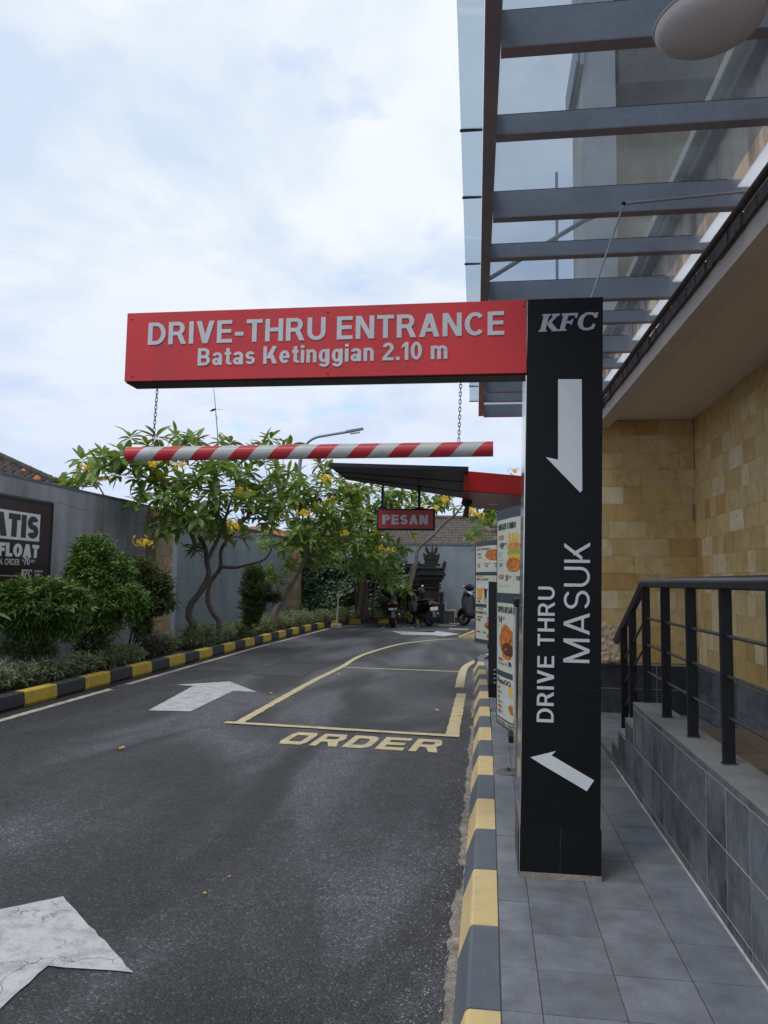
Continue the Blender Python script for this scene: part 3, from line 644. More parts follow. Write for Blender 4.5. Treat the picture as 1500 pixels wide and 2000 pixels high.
# right kerb: chamfered blocks, alternating
kerb = struct('kerb', MB().box((-.08, -2.3, -.06), (.02, 14.4, .10)), 'concrete')
def kerbprof(x0, y0, x1, y1, g=.004, left=.165):
    mb = MB()
    def ring(x, y):
        pr = [(0, -.04), (0, .15), (-.098, .15), (-.108, .146), (-.114, .138), (-left, .0), (-left - .002, -.04)]
        return [(x + a, y, b) for a, b in pr]
    d = (Vector((x1 - x0, y1 - y0, 0))).normalized() * g
    A = ring(x0 + d.x, y0 + d.y); B = ring(x1 - d.x, y1 - d.y); n = len(A)
    mb.add(A + B, [(i, i + 1, n + i + 1, n + i) for i in range(n - 1)] + [(n - 1, 0, n, 2 * n - 1)], False); mb.add(A, [tuple(reversed(range(n)))]); mb.add(B, [tuple(range(n))]); return mb
kb = [2.633 - 1.215 * 4 / 2 + 0, 0]
ys = [2.633 + .613 * k for k in range(-8, 20)]
for k, y in enumerate(ys[:-1]):
    col = 'kerb_yellow' if (k % 2 == 1) else 'kerb_grey'
    kerbprof(kx(y), y, kx(ys[k + 1]), ys[k + 1], left=.165 + .002 * max(0, y - 4)).build('kerb_stone', col, kerb)
# rounded end of the kerb turning right towards the kiosk, then the far island
pts = [(kx(14.28), 14.28), (.02, 14.95), (.30, 15.5), (.75, 15.85)]
for i in range(3):
    mb = MB(); (xa, ya), (xb, yb) = pts[i], pts[i + 1]
    mb.prism([(xa - .17, ya, -.02), (xb - .12, yb + .12, -.02), (xb, yb, -.02), (xa, ya, -.02)], (0, 0, .168)); mb.build('kerb_stone', 'kerb_grey' if i != 1 else 'kerb_yellow', kerb)
isl = struct('island_kerb', MB().box((.35, 21.6, -.03), (6, 22.0, .12)), 'concrete')
mb = MB().prism([(-.85, 21.55, -.01), (-.05, 21.5, -.01), (-.05, 21.5, .21), (-.35, 21.5, .20)], (0, .55, 0)); mb.build('kerb_stone', 'kerb_yellow', isl)
mb = MB().bevbox((-.045, 21.5, -.02), (.8, 22.05, .18), .02); mb.build('kerb_stone', 'kerb_black', isl)
# crumbled mortar haunch along the foot of the kerb
rs = random.Random(3); mb = MB(); vs = []; n = 520
for i in range(n + 1):
    y = -2 + i * 16.2 / n; xr = kx(max(y, 2)) - .150; w = .055 + .028 * noise.noise(Vector((y * 2.3, 0, 0))) + .020 * noise.noise(Vector((y * 11, 3, 0))) + rs.uniform(-.007, .007)
    if noise.noise(Vector((y * 1.1, 9, 0))) < -.33: w *= .35
    w = max(.008, w)
    vs += [(xr + .02, y, .014), (xr - w * .35, y, .014 + rs.uniform(-.004, .005)), (xr - w * .8, y, .010 + rs.uniform(-.003, .004)), (xr - w, y, -.004)]
fs = []
for i in range(n):
    for j in range(3): a = 4 * i + j; fs.append((a, a + 4, a + 5, a + 1))
mb.add(vs, fs); struct('kerb_haunch', mb, 'crumb')
# loose grit and chips on the asphalt beside it
mb = MB()
for i in range(1500):
    y = 1.8 + 11 * rs.random() ** 1.5; x = kx(max(y, 2)) - .2 - abs(rs.gauss(0, .09)); r = rs.uniform(.0018, .0055); a = rs.random() * 6.28
    if i % 3 == 0: x = rs.uniform(-4.8, -.3); r *= .9
    p = [(x + r * math.cos(a + t), y + r * math.sin(a + t), .001) for t in (0, 1.6, 3.1, 4.6)]
    mb.add(p + [(x, y, r * 1.0)], [(0, 1, 4), (1, 2, 4), (2, 3, 4), (3, 0, 4)])
g = mb.build('road_grit', mat('grit', (.30, .29, .27), .9, var=.5, vscale=50)); tag(g, 'small pale grit and chips scattered over the asphalt lane and kerb foot', 'grit', kind='stuff')

# ------------------------------------------------------------------ sidewalk of grey tiles
side = struct('sidewalk', MB().box((.035, -2.4, -.05), (2.3, 8.67, .1435)).box((-.09, 8.67, -.05), (.98, 14.2, .1435)), 'grout_light')
side.data.materials[0] = M['grout']
xs_ = [.176 + .266 * k for k in range(0, 4)]
yl = [2.637 + .2895 * k for k in range(-9, 21)]
def tiles(x0, x1, y0, y1, jig=.0012, key=None):
    o = piece('paving_tile', 'pave', (x0 + .0018, y0 + .0014, .12), (x1 - .0018, y1 - .0014, .15 + random.uniform(-jig, jig)), side)
for j in range(len(yl) - 1):
    y0, y1 = yl[j], min(yl[j + 1], 8.66)
    if y0 > 8.6: break
    tiles(kx(max(y0, 2)) + .004, xs_[0], y0, y1)
    for i in range(3): tiles(xs_[i], xs_[i + 1] if i < 2 else .955, y0, y1)
for j in range(9):                                   # floor past the foot of the steps
    y0 = 6.35 + j * .2895; y1 = min(y0 + .2895, 8.66)
    if y0 < 8.6:
        for i in range(4): tiles(.985 + i * .3, 1.285 + i * .3 if i < 3 else 2.2, y0, y1)
for j in range(17):
    y0 = 8.68 + j * .3; 
    for i in range(3):
        xa = kx(y0) + .004 if i == 0 else .176 + .266 * (i - 1); xb = .176 + .266 * i if i < 2 else .95
        tiles(xa, xb, y0, y0 + .3)

# ------------------------------------------------------------------ entrance platform: slate tiled wall, cap, steps
plat = struct('entrance_platform', MB().box((.9745, -1, -.05), (2.28, 5.36, .585)), 'grout_light')
# core behind tiles
MB().box((.9562, -1, .1), (1.14, 5.385, .7245)).build('wall_core', 'grout_light', plat)
yv = [5.388 - .288 * k for k in range(0, 19)]
for k in range(len(yv) - 1):
    y1, y0 = yv[k], yv[k + 1]
    for (z0, z1) in ((.1, .1965), (.1965, .452), (.452, .704)):
        if z1 < .2: z0, z1 = .1, .197
        piece('wall_tile', 'slate', (.955 + random.uniform(-.0006, .0006), y0 + .0032, z0 + .003), (.975, y1 - .0032, z1 - .003), plat)
    piece('wall_tile', 'slate', (.955, y0 + .0022, .7062), (.975, y1 - .0022, .7265), plat)
MB().bevbox((.957, -1, .7275), (1.15, 5.399, .742), .003).build('wall_cap', 'cap', plat)
# platform floor tiles
for j in range(14):
    for i in range(3):
        x0 = 1.152 + i * .36; piece('floor_tile', 'brownfloor', (x0 + .002, 5.36 - .38 * (j + 1) + .002, .575), (min(x0 + .36, 2.2) - .002, 5.36 - .38 * j - .002, .60), plat)
# steps going down away from the camera with stepped cheek
for (y0, y1, zt, zs) in ((5.40, 5.70, .588, .45), (5.70, 6.005, .458, .30), (6.005, 6.30, .328, .152)):
    MB().box((.9562, y0 + .001, .1), (1.14, y1 - .001, zt - .0195)).build('wall_core', 'grout_light', plat)
    zz = zt - .02
    cuts = [.15] + [z for z in (.1965, .452) if z < zz - .03] + [zz]
    for a, b in zip(cuts, cuts[1:]): piece('wall_tile', 'slate', (.955, y0 + .002, a + .002), (.966, y1 - .002, b - .001), plat)
    MB().bevbox((.957, y0 - (.0 if y0 > 5.5 else .0), zt - .018), (1.15, y1 + .012, zt), .003).build('wall_cap', 'cap', plat)
    if zs > .16: MB().box((1.142, y0 - .04, .14), (2.2, y1, zs)).build('step', 'brownfloor', plat)
# mortar fillet where wall meets the walk
MB().box((.945, -1, .149), (.956, 6.31, .1535)).build('grout_line', 'grout_light', plat)

# handrail
hr = thing('handrail', 'black tubular steel handrail with flat posts on the slate tiled ramp wall', 'handrail', (1.05, 5.4, .74))
top = [(1.05, .6, 1.535), (1.05, 5.47, 1.535)]
MB().tube([(1.05, .6, 1.535), (1.05, 3, 1.535), (1.05, 5.43, 1.535), (1.05, 5.50, 1.522), (1.05, 5.545, 1.49), (1.05, 6.60, 1.065)], .031, 16).build('top_rail', 'rail_metal', hr)
MB().sphere((1.05, 6.605, 1.063), .031, 12, 8).build('end_cap', 'rail_metal', hr)
post_y = [5.40, 4.825, 4.237, 3.637, 3.04, 2.44, 1.84, 1.24]
for y in post_y:
    MB().bevbox((1.024, y - .013, .742), (1.076, y + .013, 1.51), .003).build('post', 'black_metal', hr)
    MB().bevbox((1.018, y - .02, .7425), (1.082, y + .02, .748), .002).build('foot_plate', 'rail_metal', hr)
for (y, zb, zt) in ((5.86, .588, 1.38), (6.33, .328 if False else .152, 1.19)):
    pass
for (y, zb, zt) in ((5.90, .458, 1.33), (6.27, .328, 1.18)):
    MB().bevbox((1.024, y - .013, zb), (1.076, y + .013, zt), .003).build('post', 'black_metal', hr)
for z in (1.30, 1.124, .947):
    pts = [(1.05, .6, z), (1.05, 5.40, z)]
    MB().tube(pts, .0085, 8).build('rail', 'rail_metal', hr)
    MB().tube([(1.05, 5.40, z), (1.05, 6.40, z - .42)], .0085, 8).build('rail', 'rail_metal', hr)

# ------------------------------------------------------------------ restaurant building
bd = thing('restaurant_building', 'sandstone clad restaurant with dark slate base and recessed entrance behind the black sign pillar', 'building', (2.2, 8.7, 0))
MB().box((1.16, 8.70, 0), (6, 20, 3.36)).build('wall', 'beige_wall', bd)      # mass beyond the recess
MB().box((2.25, -2, 0), (6, 8.70, 3.36)).build('wall', 'beige_wall', bd)
rs = random.Random(11)
def course(fixed, a0, a1, z0, z1, axis, mname='sandstone'):
    x = a0 - rs.uniform(0, .2)
    while x < a1:
        w = rs.choice([.2, .2, .3, .4, .4]) ; x0, x1 = max(x, a0), min(x + w, a1); x += w
        if x1 - x0 < .03: continue
        pr = rs.uniform(-.003, .003)
        if axis == 'y': piece('stone_block', mname, (x0 + .0008, 8.67 + pr, z0 + .0008), (x1 - .0008, 8.70, z1 - .0008), fw_)
        else: piece('stone_block', mname, (2.22 + pr, x0 + .0008, z0 + .0008), (2.25, x1 - .0008, z1 - .0008), rw_)
fw_ = MB().box((1.165, 8.695, .68), (2.25, 8.6995, 3.33)).build('facing_wall', 'grout_light', bd)
rw_ = MB().box((2.2505, 3.2, .68), (2.256, 8.695, 3.33)).build('side_wall', 'grout_light', bd)
zc = .69
while zc < 3.33:
    z1 = min(zc + .1905, 3.335); course(fw_, 1.165, 2.22, zc, z1, 'y'); course(rw_, 3.3, 8.665, zc, z1, 'x'); zc = z1
    if z1 >= 3.33: break
for k in range(4):                                          # slate base, two courses
    for (z0, z1) in ((.15, .41), (.41, .665)):
        x0 = 1.165 + k * .31; x1 = min(x0 + .31, 2.205)
        if x0 < 2.2: piece('base_tile', 'slate_dark', (x0 + .002, 8.66, z0 + .002), (x1 - .002, 8.70, z1 - .002), bd)
MB().box((1.165, 8.665, .665), (2.2, 8.699, .6685)).build('grout_line', 'grout_light', bd)
MB().box((1.165, 8.6612, .15), (2.2, 8.699, .6645)).build('grout_bed', 'grout_light', bd)
for k in range(22):
    y1 = 8.655 - k * .26
    for (z0, z1) in ((.15, .41), (.41, .67)):
        piece('base_tile', 'slate', (2.205, y1 - .26 + .002, z0 + .002), (2.25, y1 - .002, z1 - .002), bd)
MB().box((2.196, 3, .67), (2.25, 8.66, .687)).build('ledge', 'fascia', bd)
# recess ceiling, edge beam, roof gutter
def xe(y): return 1.425 - .0295 * y          # outer face of the eave, slightly skew to the wall
MB().prism([(xe(-2) + .148, -2, 3.34), (6, -2, 3.34), (6, 8.70, 3.34), (xe(8.7) + .148, 8.70, 3.34)], (0, 0, .08)).build('soffit', 'soffit', bd)
MB().prism([(xe(-2), -2, 3.25), (xe(-2) + .1465, -2, 3.25), (xe(9) + .1465, 9.0, 3.25), (xe(9), 9.0, 3.25)], (0, 0, .19)).build('edge_beam', 'fascia', bd)
MB().prism([(xe(9), 9.002, 3.25), (xe(9) + .1465, 9.002, 3.25), (xe(9) + .1465, 20, 3.25), (xe(9), 20, 3.25)], (0, 0, .19)).build('edge_beam', 'fascia', bd)
mb = MB()
for i in range(60):
    y = -2 + i * .2; j = rs.uniform(-.006, .006); mb.box((xe(y) - .03 + j, y, 3.36 + j), (xe(y) - .007, y + .2, 3.43 + rs.uniform(-.004, .012)))
mb.build('gutter', 'gutter', bd)
MB().tube([(xe(-2) - .025, -2, 3.47), (xe(4) - .025, 4, 3.47), (xe(10) - .025, 10, 3.47)], .022, 8).build('gutter_pipe', 'gutter', bd)
# parapet over the recess and the taller block behind it
MB().box((1.55, -2, 3.44), (1.70, 19.5, 4.62)).build('parapet', 'stain_wall', bd)
MB().bevbox((1.40, -2, 4.62), (1.74, 19.5, 4.71), .01).build('parapet_ledge', 'beige_wall', bd)
MB().bevbox((1.46, -2, 4.52), (1.548, 19.5, 4.60), .01).build('parapet_moulding', 'gutter', bd)
MB().box((1.39, 11.22, 4.4), (1.86, 12.7, 11.6)).build('corner_pier', 'beige_wall', bd)
MB().box((1.395, 11.2, 4.4), (1.855, 11.2195, 11.55)).build('pier_shade_face', mat('shaded_beige', (.40, .39, .38), .8, var=.15, vscale=1.4), bd)  # thin greyer panel: the pier front's shade put into its colour
MB().box((1.862, 11.75, 4.4), (8, 16, 11.2)).build('upper_wall', 'olive_wall', bd)
MB().box((1.33, 11.1, 9.25), (1.388, 12.75, 9.9)).box((1.28, 11.1, 9.3), (1.31, 12.75, 9.8)).build('roof_gutter', 'steel', bd)
MB().box((1.9, 11.1, 8.9), (8, 11.74, 11.7)).build('balcony', 'gutter', bd)
for z in (5.6, 7.2): MB().box((1.87, 11.7, z), (8, 11.749, z + .05)).build('wall_band', 'olive_wall', bd)
# antenna post on the roof
ant = thing('roof_pole', 'thin grey pole standing on the roof seen through the canopy glass', 'pole', (1.15, 12.8, 3.5))
MB().tube([(1.11, 12.6, 3.4), (1.11, 12.6, 8.4)], .024, 8).build('shaft', 'galv', ant)
MB().box((1.03, 12.59, 5.3), (1.2, 12.61, 5.33)).box((1.0, 12.59, 4.5), (1.13, 12.61, 4.56)).build('bracket', 'galv', ant)

# carved stone flower relief low on the wall
rel = thing('carved_relief', 'pale carved sandstone flower relief low on the wall behind the black sign pillar', 'relief', (1.3, 8.6, .7))
MB().box((1.17, 8.60, .695), (1.40, 8.659, 1.10)).build('back_panel', 'relief', rel)
for (cx, cz, r) in ((1.24, 1.03, .09), (1.33, .98, .075), (1.22, .87, .08), (1.32, .84, .09), (1.24, .75, .07), (1.36, .75, .06), (1.38, .92, .05)):
    mb = MB(); n = 24; mid = Vector((cx, 8.565, cz)); ring = []
    for i in range(n * 2):
        a = 2 * PI * i / (n * 2); q = r * (1 + .14 * abs(math.sin(a * 3.5)) - .08); ring.append((cx + q * math.cos(a), 8.585, cz + q * math.sin(a)))
    ring2 = [(cx + (x - cx) * .55, 8.565, cz + (z - cz) * .55) for x, y, z in ring]; back = [(x, 8.602, z) for x, y, z in ring]; k = len(ring)
    mb.add(ring + ring2 + back + [(cx, 8.578, cz)], [(i, (i + 1) % k, k + (i + 1) % k, k + i) for i in range(k)] + [(2 * k + i, 2 * k + (i + 1) % k, (i + 1) % k, i) for i in range(k)] + [(k + i, k + (i + 1) % k, 3 * k) for i in range(k)])
    mb.build('carved_flower', 'relief', rel)

# ------------------------------------------------------------------ glass canopy
gc = thing('glass_canopy', 'steel framed glass canopy projecting from the building over the walkway', 'canopy', (1.2, 6, 3.5))
def gxr(y): return .088 - .0165 * y
ZT = 3.75
MB().prism([(gxr(-1) - .062, -1, ZT - .13), (gxr(-1), -1, ZT - .13), (gxr(9.66), 9.66, ZT - .13), (gxr(9.66) - .062, 9.66, ZT - .13)], (0, 0, .18)).build('edge_girder', 'steel_purple', gc)
beams = [(1.6, .14), (2.22, .10), (2.85, .15), (3.53, .095), (4.26, .15), (4.95, .09), (5.6, .15), (6.3, .09), (6.95, .14), (7.65, .09), (8.35, .14), (9.0, .09), (9.6, .14)]
for i, (y, h) in enumerate(beams):
    x0 = gxr(y) + .001
    MB().box((x0, y, ZT - h), (xe(y) + (.19 if i % 2 == 0 else .17), y + .055, ZT)).build('beam', 'steel', gc)
    MB().box((x0, y - .004, ZT - h - .007), (xe(y) + .165, y + .059, ZT - h - .0005)).build('beam_flange', 'steel_purple', gc)
    MB().box((x0, y + .004, ZT + .002), (xe(y) - .0, y + .05, ZT + .006)).build('gasket', 'rubber', gc)
for (y, h), (y2, h2) in zip(beams, beams[1:]):
    MB().box((gxr(y2) - .01, y + .03, ZT + .008), (xe(y2) + .02, y2 + .024, ZT + .016)).build('glass_pane', 'glass', gc)
    MB().prism([(xe(y) + .045, y + .06, ZT - .05), (xe(y) + .195, y + .06, ZT - .05), (xe(y2) + .195, y2 - .006, ZT - .05), (xe(y2) + .045, y2 - .006, ZT - .05)], (0, 0, .006)).build('sky_bright_strip', 'sky_bright_sheet', gc)  # white translucent sheets added for the sky-bright strips at the beam ends
ej = [.6, 1.6, 2.66, 3.74, 4.43, 5.4, 6.28, 7.1, 8.0, 8.9, 9.66]
def exl(y): return -.085 - .0165 * y
for a, b in zip(ej, ej[1:]):
    MB().prism([(exl(a), a + .006, ZT + .07), (gxr(a) - .063, a + .006, ZT + .062), (gxr(b) - .063, b - .006, ZT + .062), (exl(b), b - .006, ZT + .07)], (0, 0, .01)).build('edge_panel', 'edge_glass', gc)
    MB().box((exl(b) - .005, b - .005, ZT + .057), (gxr(b) - .063, b + .005, ZT + .069)).build('joint_strip', 'rubber', gc)
# tie rod above the glass
MB().tube([(0, 5.7, 3.82), (.7, 5.72, 4.25), (1.54, 5.75, 4.58)], .018, 8).build('tie_rod', 'rod', gc)
# conduit running under the beams and down to the sign
cd = thing('cable_conduit', 'thin pale grey conduit running under a canopy beam and down to the sign pillar', 'conduit', (.6, 4.2, 3.4))
pA = atY(1218, 398, 4.18); pB = atY(1480, 372, 4.18); pC = atY(1500, 350, 4.2); pD = Vector((.50, 3.98, 2.93))
MB().tube([pD, pA], .0055, 8).build('conduit_drop', 'conduit', cd)
MB().tube([pA, pB, pC, pC + (pC - pB)], .008, 8).build('conduit_run', 'conduit', cd)
MB().sphere(pA, .013, 10, 6).build('elbow', 'black_metal', cd)
# oval lamp hanging under the canopy near the camera
ol = thing('oval_lamp', 'pinkish grey oval lamp hung under the canopy at the upper right', 'lamp', atY(1375, 45, 2.4))
c = atY(1385, 45, 2.20); mb = MB(); ax = (RV * .88 + UV * .48).normalized(); nn_ = (Vector((-.1, -.55, -.8))).normalized(); ax = (ax - nn_ * ax.dot(nn_)).normalized(); bx_ = nn_.cross(ax)
vs = []; fs = []; n = 40
prof = [(1.0, .03), (1.0, .0), (.97, -.018), (.88, -.034), (.6, -.05), (.25, -.056), (.001, -.057)]
for r, h in prof:
    for j in range(n):
        a = 2 * PI * j / n; vs.append(c + ax * (.150 * r * math.cos(a)) + bx_ * (.092 * r * math.sin(a)) - nn_ * h * .9)
for i in range(len(prof) - 1):
    for j in range(n): a = i * n + j; b = i * n + (j + 1) % n; fs.append((a, b, b + n, a + n))
mb.add(vs, fs, True); mb.add([vs[j] for j in range(n)], [tuple(range(n))])
mb.build('lamp_shell', 'lamp_shell', ol)
MB().tube([c + ax * (.152 * math.cos(2 * PI * j / 40)) + bx_ * (.094 * math.sin(2 * PI * j / 40)) - nn_ * .02 for j in range(41)], .004, 6, cap=False).build('rim', 'conduit', ol)
MB().tube([c + Vector((0, 0, .02)), Vector((c.x, c.y, 3.5))], .012, 8).build('hanger_rod', 'black_metal', ol)

# ------------------------------------------------------------------ entrance sign
sg = thing('drive_thru_sign', 'tall black sign pillar with long red arm reading DRIVE-THRU ENTRANCE', 'sign', (.33, 3.8, .15))
lean = .0145
def pm(x, y, z): return (x + lean * (z - .15) - .0, y, z)
PX0, PX1, PY0, PY1 = .147, .520, 3.79, 4.20
mb = MB()
def leanbox(mb, x0, y0, z0, x1, y1, z1):
    return mb.add([pm(x0, y0, z0), pm(x1, y0, z0), pm(x1, y1, z0), pm(x0, y1, z0), pm(x0, y0, z1), pm(x1, y0, z1), pm(x1, y1, z1), pm(x0, y1, z1)],
                  [(3, 2, 1, 0), (4, 5, 6, 7), (0, 1, 5, 4), (1, 2, 6, 5), (2, 3, 7, 6), (3, 0, 4, 7)])
leanbox(mb, PX0 + .004, PY0 + .004, .38, PX1 - .004, PY1 - .004, 2.935).build('pillar', 'black_panel', sg)
leanbox(MB(), PX0, PY0 + .0, .376, PX1, PY1, .3795).build('joint', 'black_metal', sg)
leanbox(MB(), PX0 - .002, PY0 + .01, .17, PX1 - .004, PY1 + .05, .375).build('base_core', 'grout_light', sg)
leanbox(MB(), PX0, PY0 - .002, .178, (PX0 + PX1) / 2 - .0015, PY0 + .012, .375).build('base_tile', 'black_tile', sg)
leanbox(MB(), (PX0 + PX1) / 2 + .0015, PY0 - .002, .178, PX1, PY0 + .012, .375).build('base_tile', 'black_tile', sg)
leanbox(MB(), PX0 - .006, PY0 + .014, .156, PX0 - .002, PY1 + .05, .375).build('base_tile', 'black_tile', sg)
leanbox(MB(), PX1 - .003, PY0 + .014, .156, PX1 + .001, PY1 + .05, .375).build('base_tile', 'black_tile', sg)
leanbox(MB(), PX0 - .004, PY0 - .004, .1502, PX1 + .002, PY1 + .05, .176).build('plinth', 'concrete', sg)
# stainless strip added for the sky's reflection on the black lane-side face
leanbox(MB(), PX0 - .0015, PY0 + .02, .38, PX0 + .0035, PY1 - .01, 2.93).build('sky_sheen_strip', 'stainless', sg)
# arm
AX0, AX1 = -1.925, .186; AZ0, AZ1 = 2.553, 2.935
MB().bevbox((AX0, 3.805, AZ0), (AX1, 3.935, AZ1), .002).build('arm', 'black_metal', sg)
MB().bevbox((AX0 - .001, 3.788, AZ0 + .006), (AX1 - .002, 3.804, AZ1 - .003), .0015).build('face_panel', 'red_panel', sg)
def P3(px, py): return atY(px, py, 3.786)
FR = (0, -1, 0)
def signword(txt, x0, x1, yb0, yt0, name, m, bold=.0, y=3.788, t=.0035):
    a = atY(x0, yb0, y); b = atY(x0, yt0, y); w = atY(x1, yb0, y).x - a.x
    mb = word(MB(), txt, (a.x, y, a.z), (1, 0, 0), (0, 0, 1), w, b.z - a.z, bold)
    raise_(mb, FR, t); return mb.build(name, m, sg)
def signletters(txt, x0, yb0, x1, yb1, cap0, st_, t=.0035):
    a = atY(x0, yb0, 3.788); b = atY(x1, yb1, 3.788); c = atY(x0, cap0, 3.788); ux = (b - a).normalized()
    letters(txt, (a.x, 3.788, a.z), ux, (0, 0, 1), (b - a).length, c.z - a.z, st_, 'letter', sg, FR, t)
signletters('DRIVE-THRU ENTRANCE', 289, 674, 985, 654, 631, .19)
signletters('Batas Ketinggian 2.10 m', 386, 714.5, 874, 701, 681, .19)
# logo: slab italic K F C, drawn on a 0..1 height grid
def logo(mb, o, ux, uy, h, t=0., nrm=None, only=None):
    K = [[(.0, 0), (.34, 0), (.36, .08), (.29, .10), (.45, .88), (.53, .90), (.55, 1), (.17, 1), (.15, .90), (.22, .88), (.07, .10), (.0, .08)],
         [(.38, .47), (.62, .86), (.58, .90), (.60, 1), (.93, 1), (.91, .90), (.82, .87), (.56, .52), (.78, .13), (.86, .09), (.84, 0), (.58, 0), (.38, .36)]]
    F = [[(.0, 0), (.34, 0), (.36, .08), (.27, .10), (.44, .88), (.44, 1), (.17, 1), (.15, .90), (.22, .88), (.07, .10), (.0, .08)],
         [(.44, .86), (.74, .86), (.70, .72), (.80, .72), (.86, 1), (.44, 1)], [(.33, .42), (.52, .42), (.50, .34), (.58, .34), (.66, .66), (.58, .66), (.55, .56), (.36, .56)]]
    C = [[(.80, .68), (.92, .68), (.97, 1.0), (.88, 1.0), (.85, .95), (.60, 1.02), (.44, .99), (.24, .84), (.36, .70), (.48, .86), (.62, .88), (.76, .83)],
         [(.24, .84), (.12, .62), (.09, .36), (.17, .12), (.33, .20), (.31, .42), (.36, .70)],
         [(.17, .12), (.34, .0), (.55, -.02), (.78, .08), (.84, .34), (.72, .34), (.66, .18), (.50, .12), (.38, .14), (.33, .20)]]
    for gi, (g, dx_) in enumerate(((K, 0), (F, .84), (C, 1.58))):
        if only is not None and gi != only: continue
        for pl in g: poly2d(mb, [((x + dx_) * h * .98, y * h) for x, y in pl], o, ux, uy, t, nrm)
a = atY(1052, 648, 3.79); h_ = atY(1052, 614, 3.79).z - a.z
k_ = (atY(1170, 648, 3.79).x - a.x) / (h_ * .98 * 2.55)
for gi in range(3):
    mb = MB(); logo(mb, (a.x, 3.7935, a.z), (.992, 0, .010), (0, 0, 1), h_, .004, (0, -1, 0), gi)
    mb.v = [(a.x + (x - a.x) * k_, y, z) for x, y, z in mb.v]; mb.build('logo_letter', 'logo', sg)
def pxpoly(name, pts, m, y=3.7935, t=.004):
    p = [atY(x, yy, y) for x, yy in pts]; bm = bmesh.new(); mb = MB().prism([(q.x, y, q.z) for q in p], (0, -t, 0)); return mb.build(name, m, sg)
pxpoly('arrow_shape', [(1090, 741), (1136, 741), (1137, 958), (1133, 962), (1066, 893), (1090, 898)], 'letter_white')
pxpoly('arrow_shape', [(1036, 1479), (1085, 1467), (1077, 1475), (1160, 1524), (1146, 1545), (1060, 1494)], 'letter_white')
def vletters(txt, px, py0, py1, wpx, st_):
    a = atY(px, py0, 3.7935); b = atY(px, py1, 3.7935); W = a.x - atY(px - wpx, py0, 3.7935).x
    letters(txt, (a.x, 3.7935, a.z), (lean, 0, 1), (-1, 0, 0), b.z - a.z, W, st_, 'letter', sg, FR, .004, gap=.15, space=.42)
def vword(txt, px, py0, py1, wpx, bold, name='lettering'):
    """text turned to read upwards: px = right side baseline"""
    a = atY(px, py0, 3.7935); b = atY(px, py1, 3.7935); H = b.z - a.z; W = atY(px, py0, 3.7935).x - atY(px - wpx, py0, 3.7935).x
    mb = word(MB(), txt, (a.x, 3.7935, a.z), (lean, 0, 1), (-1, 0, 0), H, W, bold, 0, 1.0); raise_(mb, FR, .004); return mb.build(name, 'letter', sg)
vletters('DRIVE THRU', 1081, 1411, 1146, 33, .165)
vletters('MASUK', 1151, 1295, 1060, 51, .115)

for px_, py_ in ((258, 624), (258, 735), (640, 610), (640, 730), (1022, 597), (1022, 728)):
    q = atY(px_, py_, 3.787); MB().lathe([(.001, -.003), (.0045, -.002), (.005, .001)], 10, (q.x, 3.7875, q.z), 'y').build('screw', 'chain', sg)
for z_ in (1.02, 1.86): leanbox(MB(), PX0 + .003, PY0 + .0025, z_, PX1 - .003, PY0 + .0045, z_ + .0015).build('panel_joint', 'rubber', sg)
# height bar and chains
bar = thing('height_bar', 'red and white spiral striped tube hanging on chains below the red sign arm', 'barrier', (-.98, 3.97, 2.2))
Mb = bpy.data.materials.new('bar_stripes'); Mb.use_nodes = True; t = Mb.node_tree; n = t.nodes; l = t.links
b = n['Principled BSDF']; b.inputs['Roughness'].default_value = .4
tcn = n.new('ShaderNodeTexCoord'); sx = n.new('ShaderNodeSeparateXYZ'); l.new(tcn.outputs['Object'], sx.inputs[0])
at2 = n.new('ShaderNodeMath'); at2.operation = 'ARCTAN2'; l.new(sx.outputs[2], at2.inputs[0]); l.new(sx.outputs[1], at2.inputs[1])
m1 = n.new('ShaderNodeMath'); m1.operation = 'MULTIPLY_ADD'; m1.inputs[1].default_value = .5 / (2 * PI) * 2; l.new(at2.outputs[0], m1.inputs[0])
m0 = n.new('ShaderNodeMath'); m0.operation = 'DIVIDE'; m0.inputs[1].default_value = .2165; l.new(sx.outputs[0], m0.inputs[0]); l.new(m0.outputs[0], m1.inputs[2])
fr = n.new('ShaderNodeMath'); fr.operation = 'FRACT'; ad = n.new('ShaderNodeMath'); ad.operation = 'ADD'; ad.inputs[1].default_value = 10.22; l.new(m1.outputs[0], ad.inputs[0]); l.new(ad.outputs[0], fr.inputs[0])
gt = n.new('ShaderNodeMath'); gt.operation = 'GREATER_THAN'; gt.inputs[1].default_value = .5; l.new(fr.outputs[0], gt.inputs[0])
mi = n.new('ShaderNodeMix'); mi.data_type = 'RGBA'; l.new(gt.outputs[0], mi.inputs[0]); mi.inputs[6].default_value = (.52, .025, .04, 1); mi.inputs[7].default_value = (.52, .54, .53, 1)
dn = n.new('ShaderNodeTexNoise'); dn.inputs['Scale'].default_value = 14; dn.inputs['Detail'].default_value = 8; l.new(tcn.outputs['Object'], dn.inputs['Vector'])
dm = n.new('ShaderNodeMapRange'); dm.inputs[1].default_value = .60; dm.inputs[2].default_value = .78; dm.inputs[4].default_value = .35; l.new(dn.outputs[0], dm.inputs[0])
m3 = n.new('ShaderNodeMix'); m3.data_type = 'RGBA'; l.new(dm.outputs[0], m3.inputs[0]); l.new(mi.outputs[2], m3.inputs[6]); m3.inputs[7].default_value = (.2, .16, .12, 1); l.new(m3.outputs[2], b.inputs['Base Color'])
bx0, bx1 = -1.975, .022; r_ = .039
mb = MB().tube([(bx0 + .98, 0, 0), (-.35, 0, 0), (.35, 0, 0), (bx1 + .98, 0, 0)], r_, 28, cap=False)
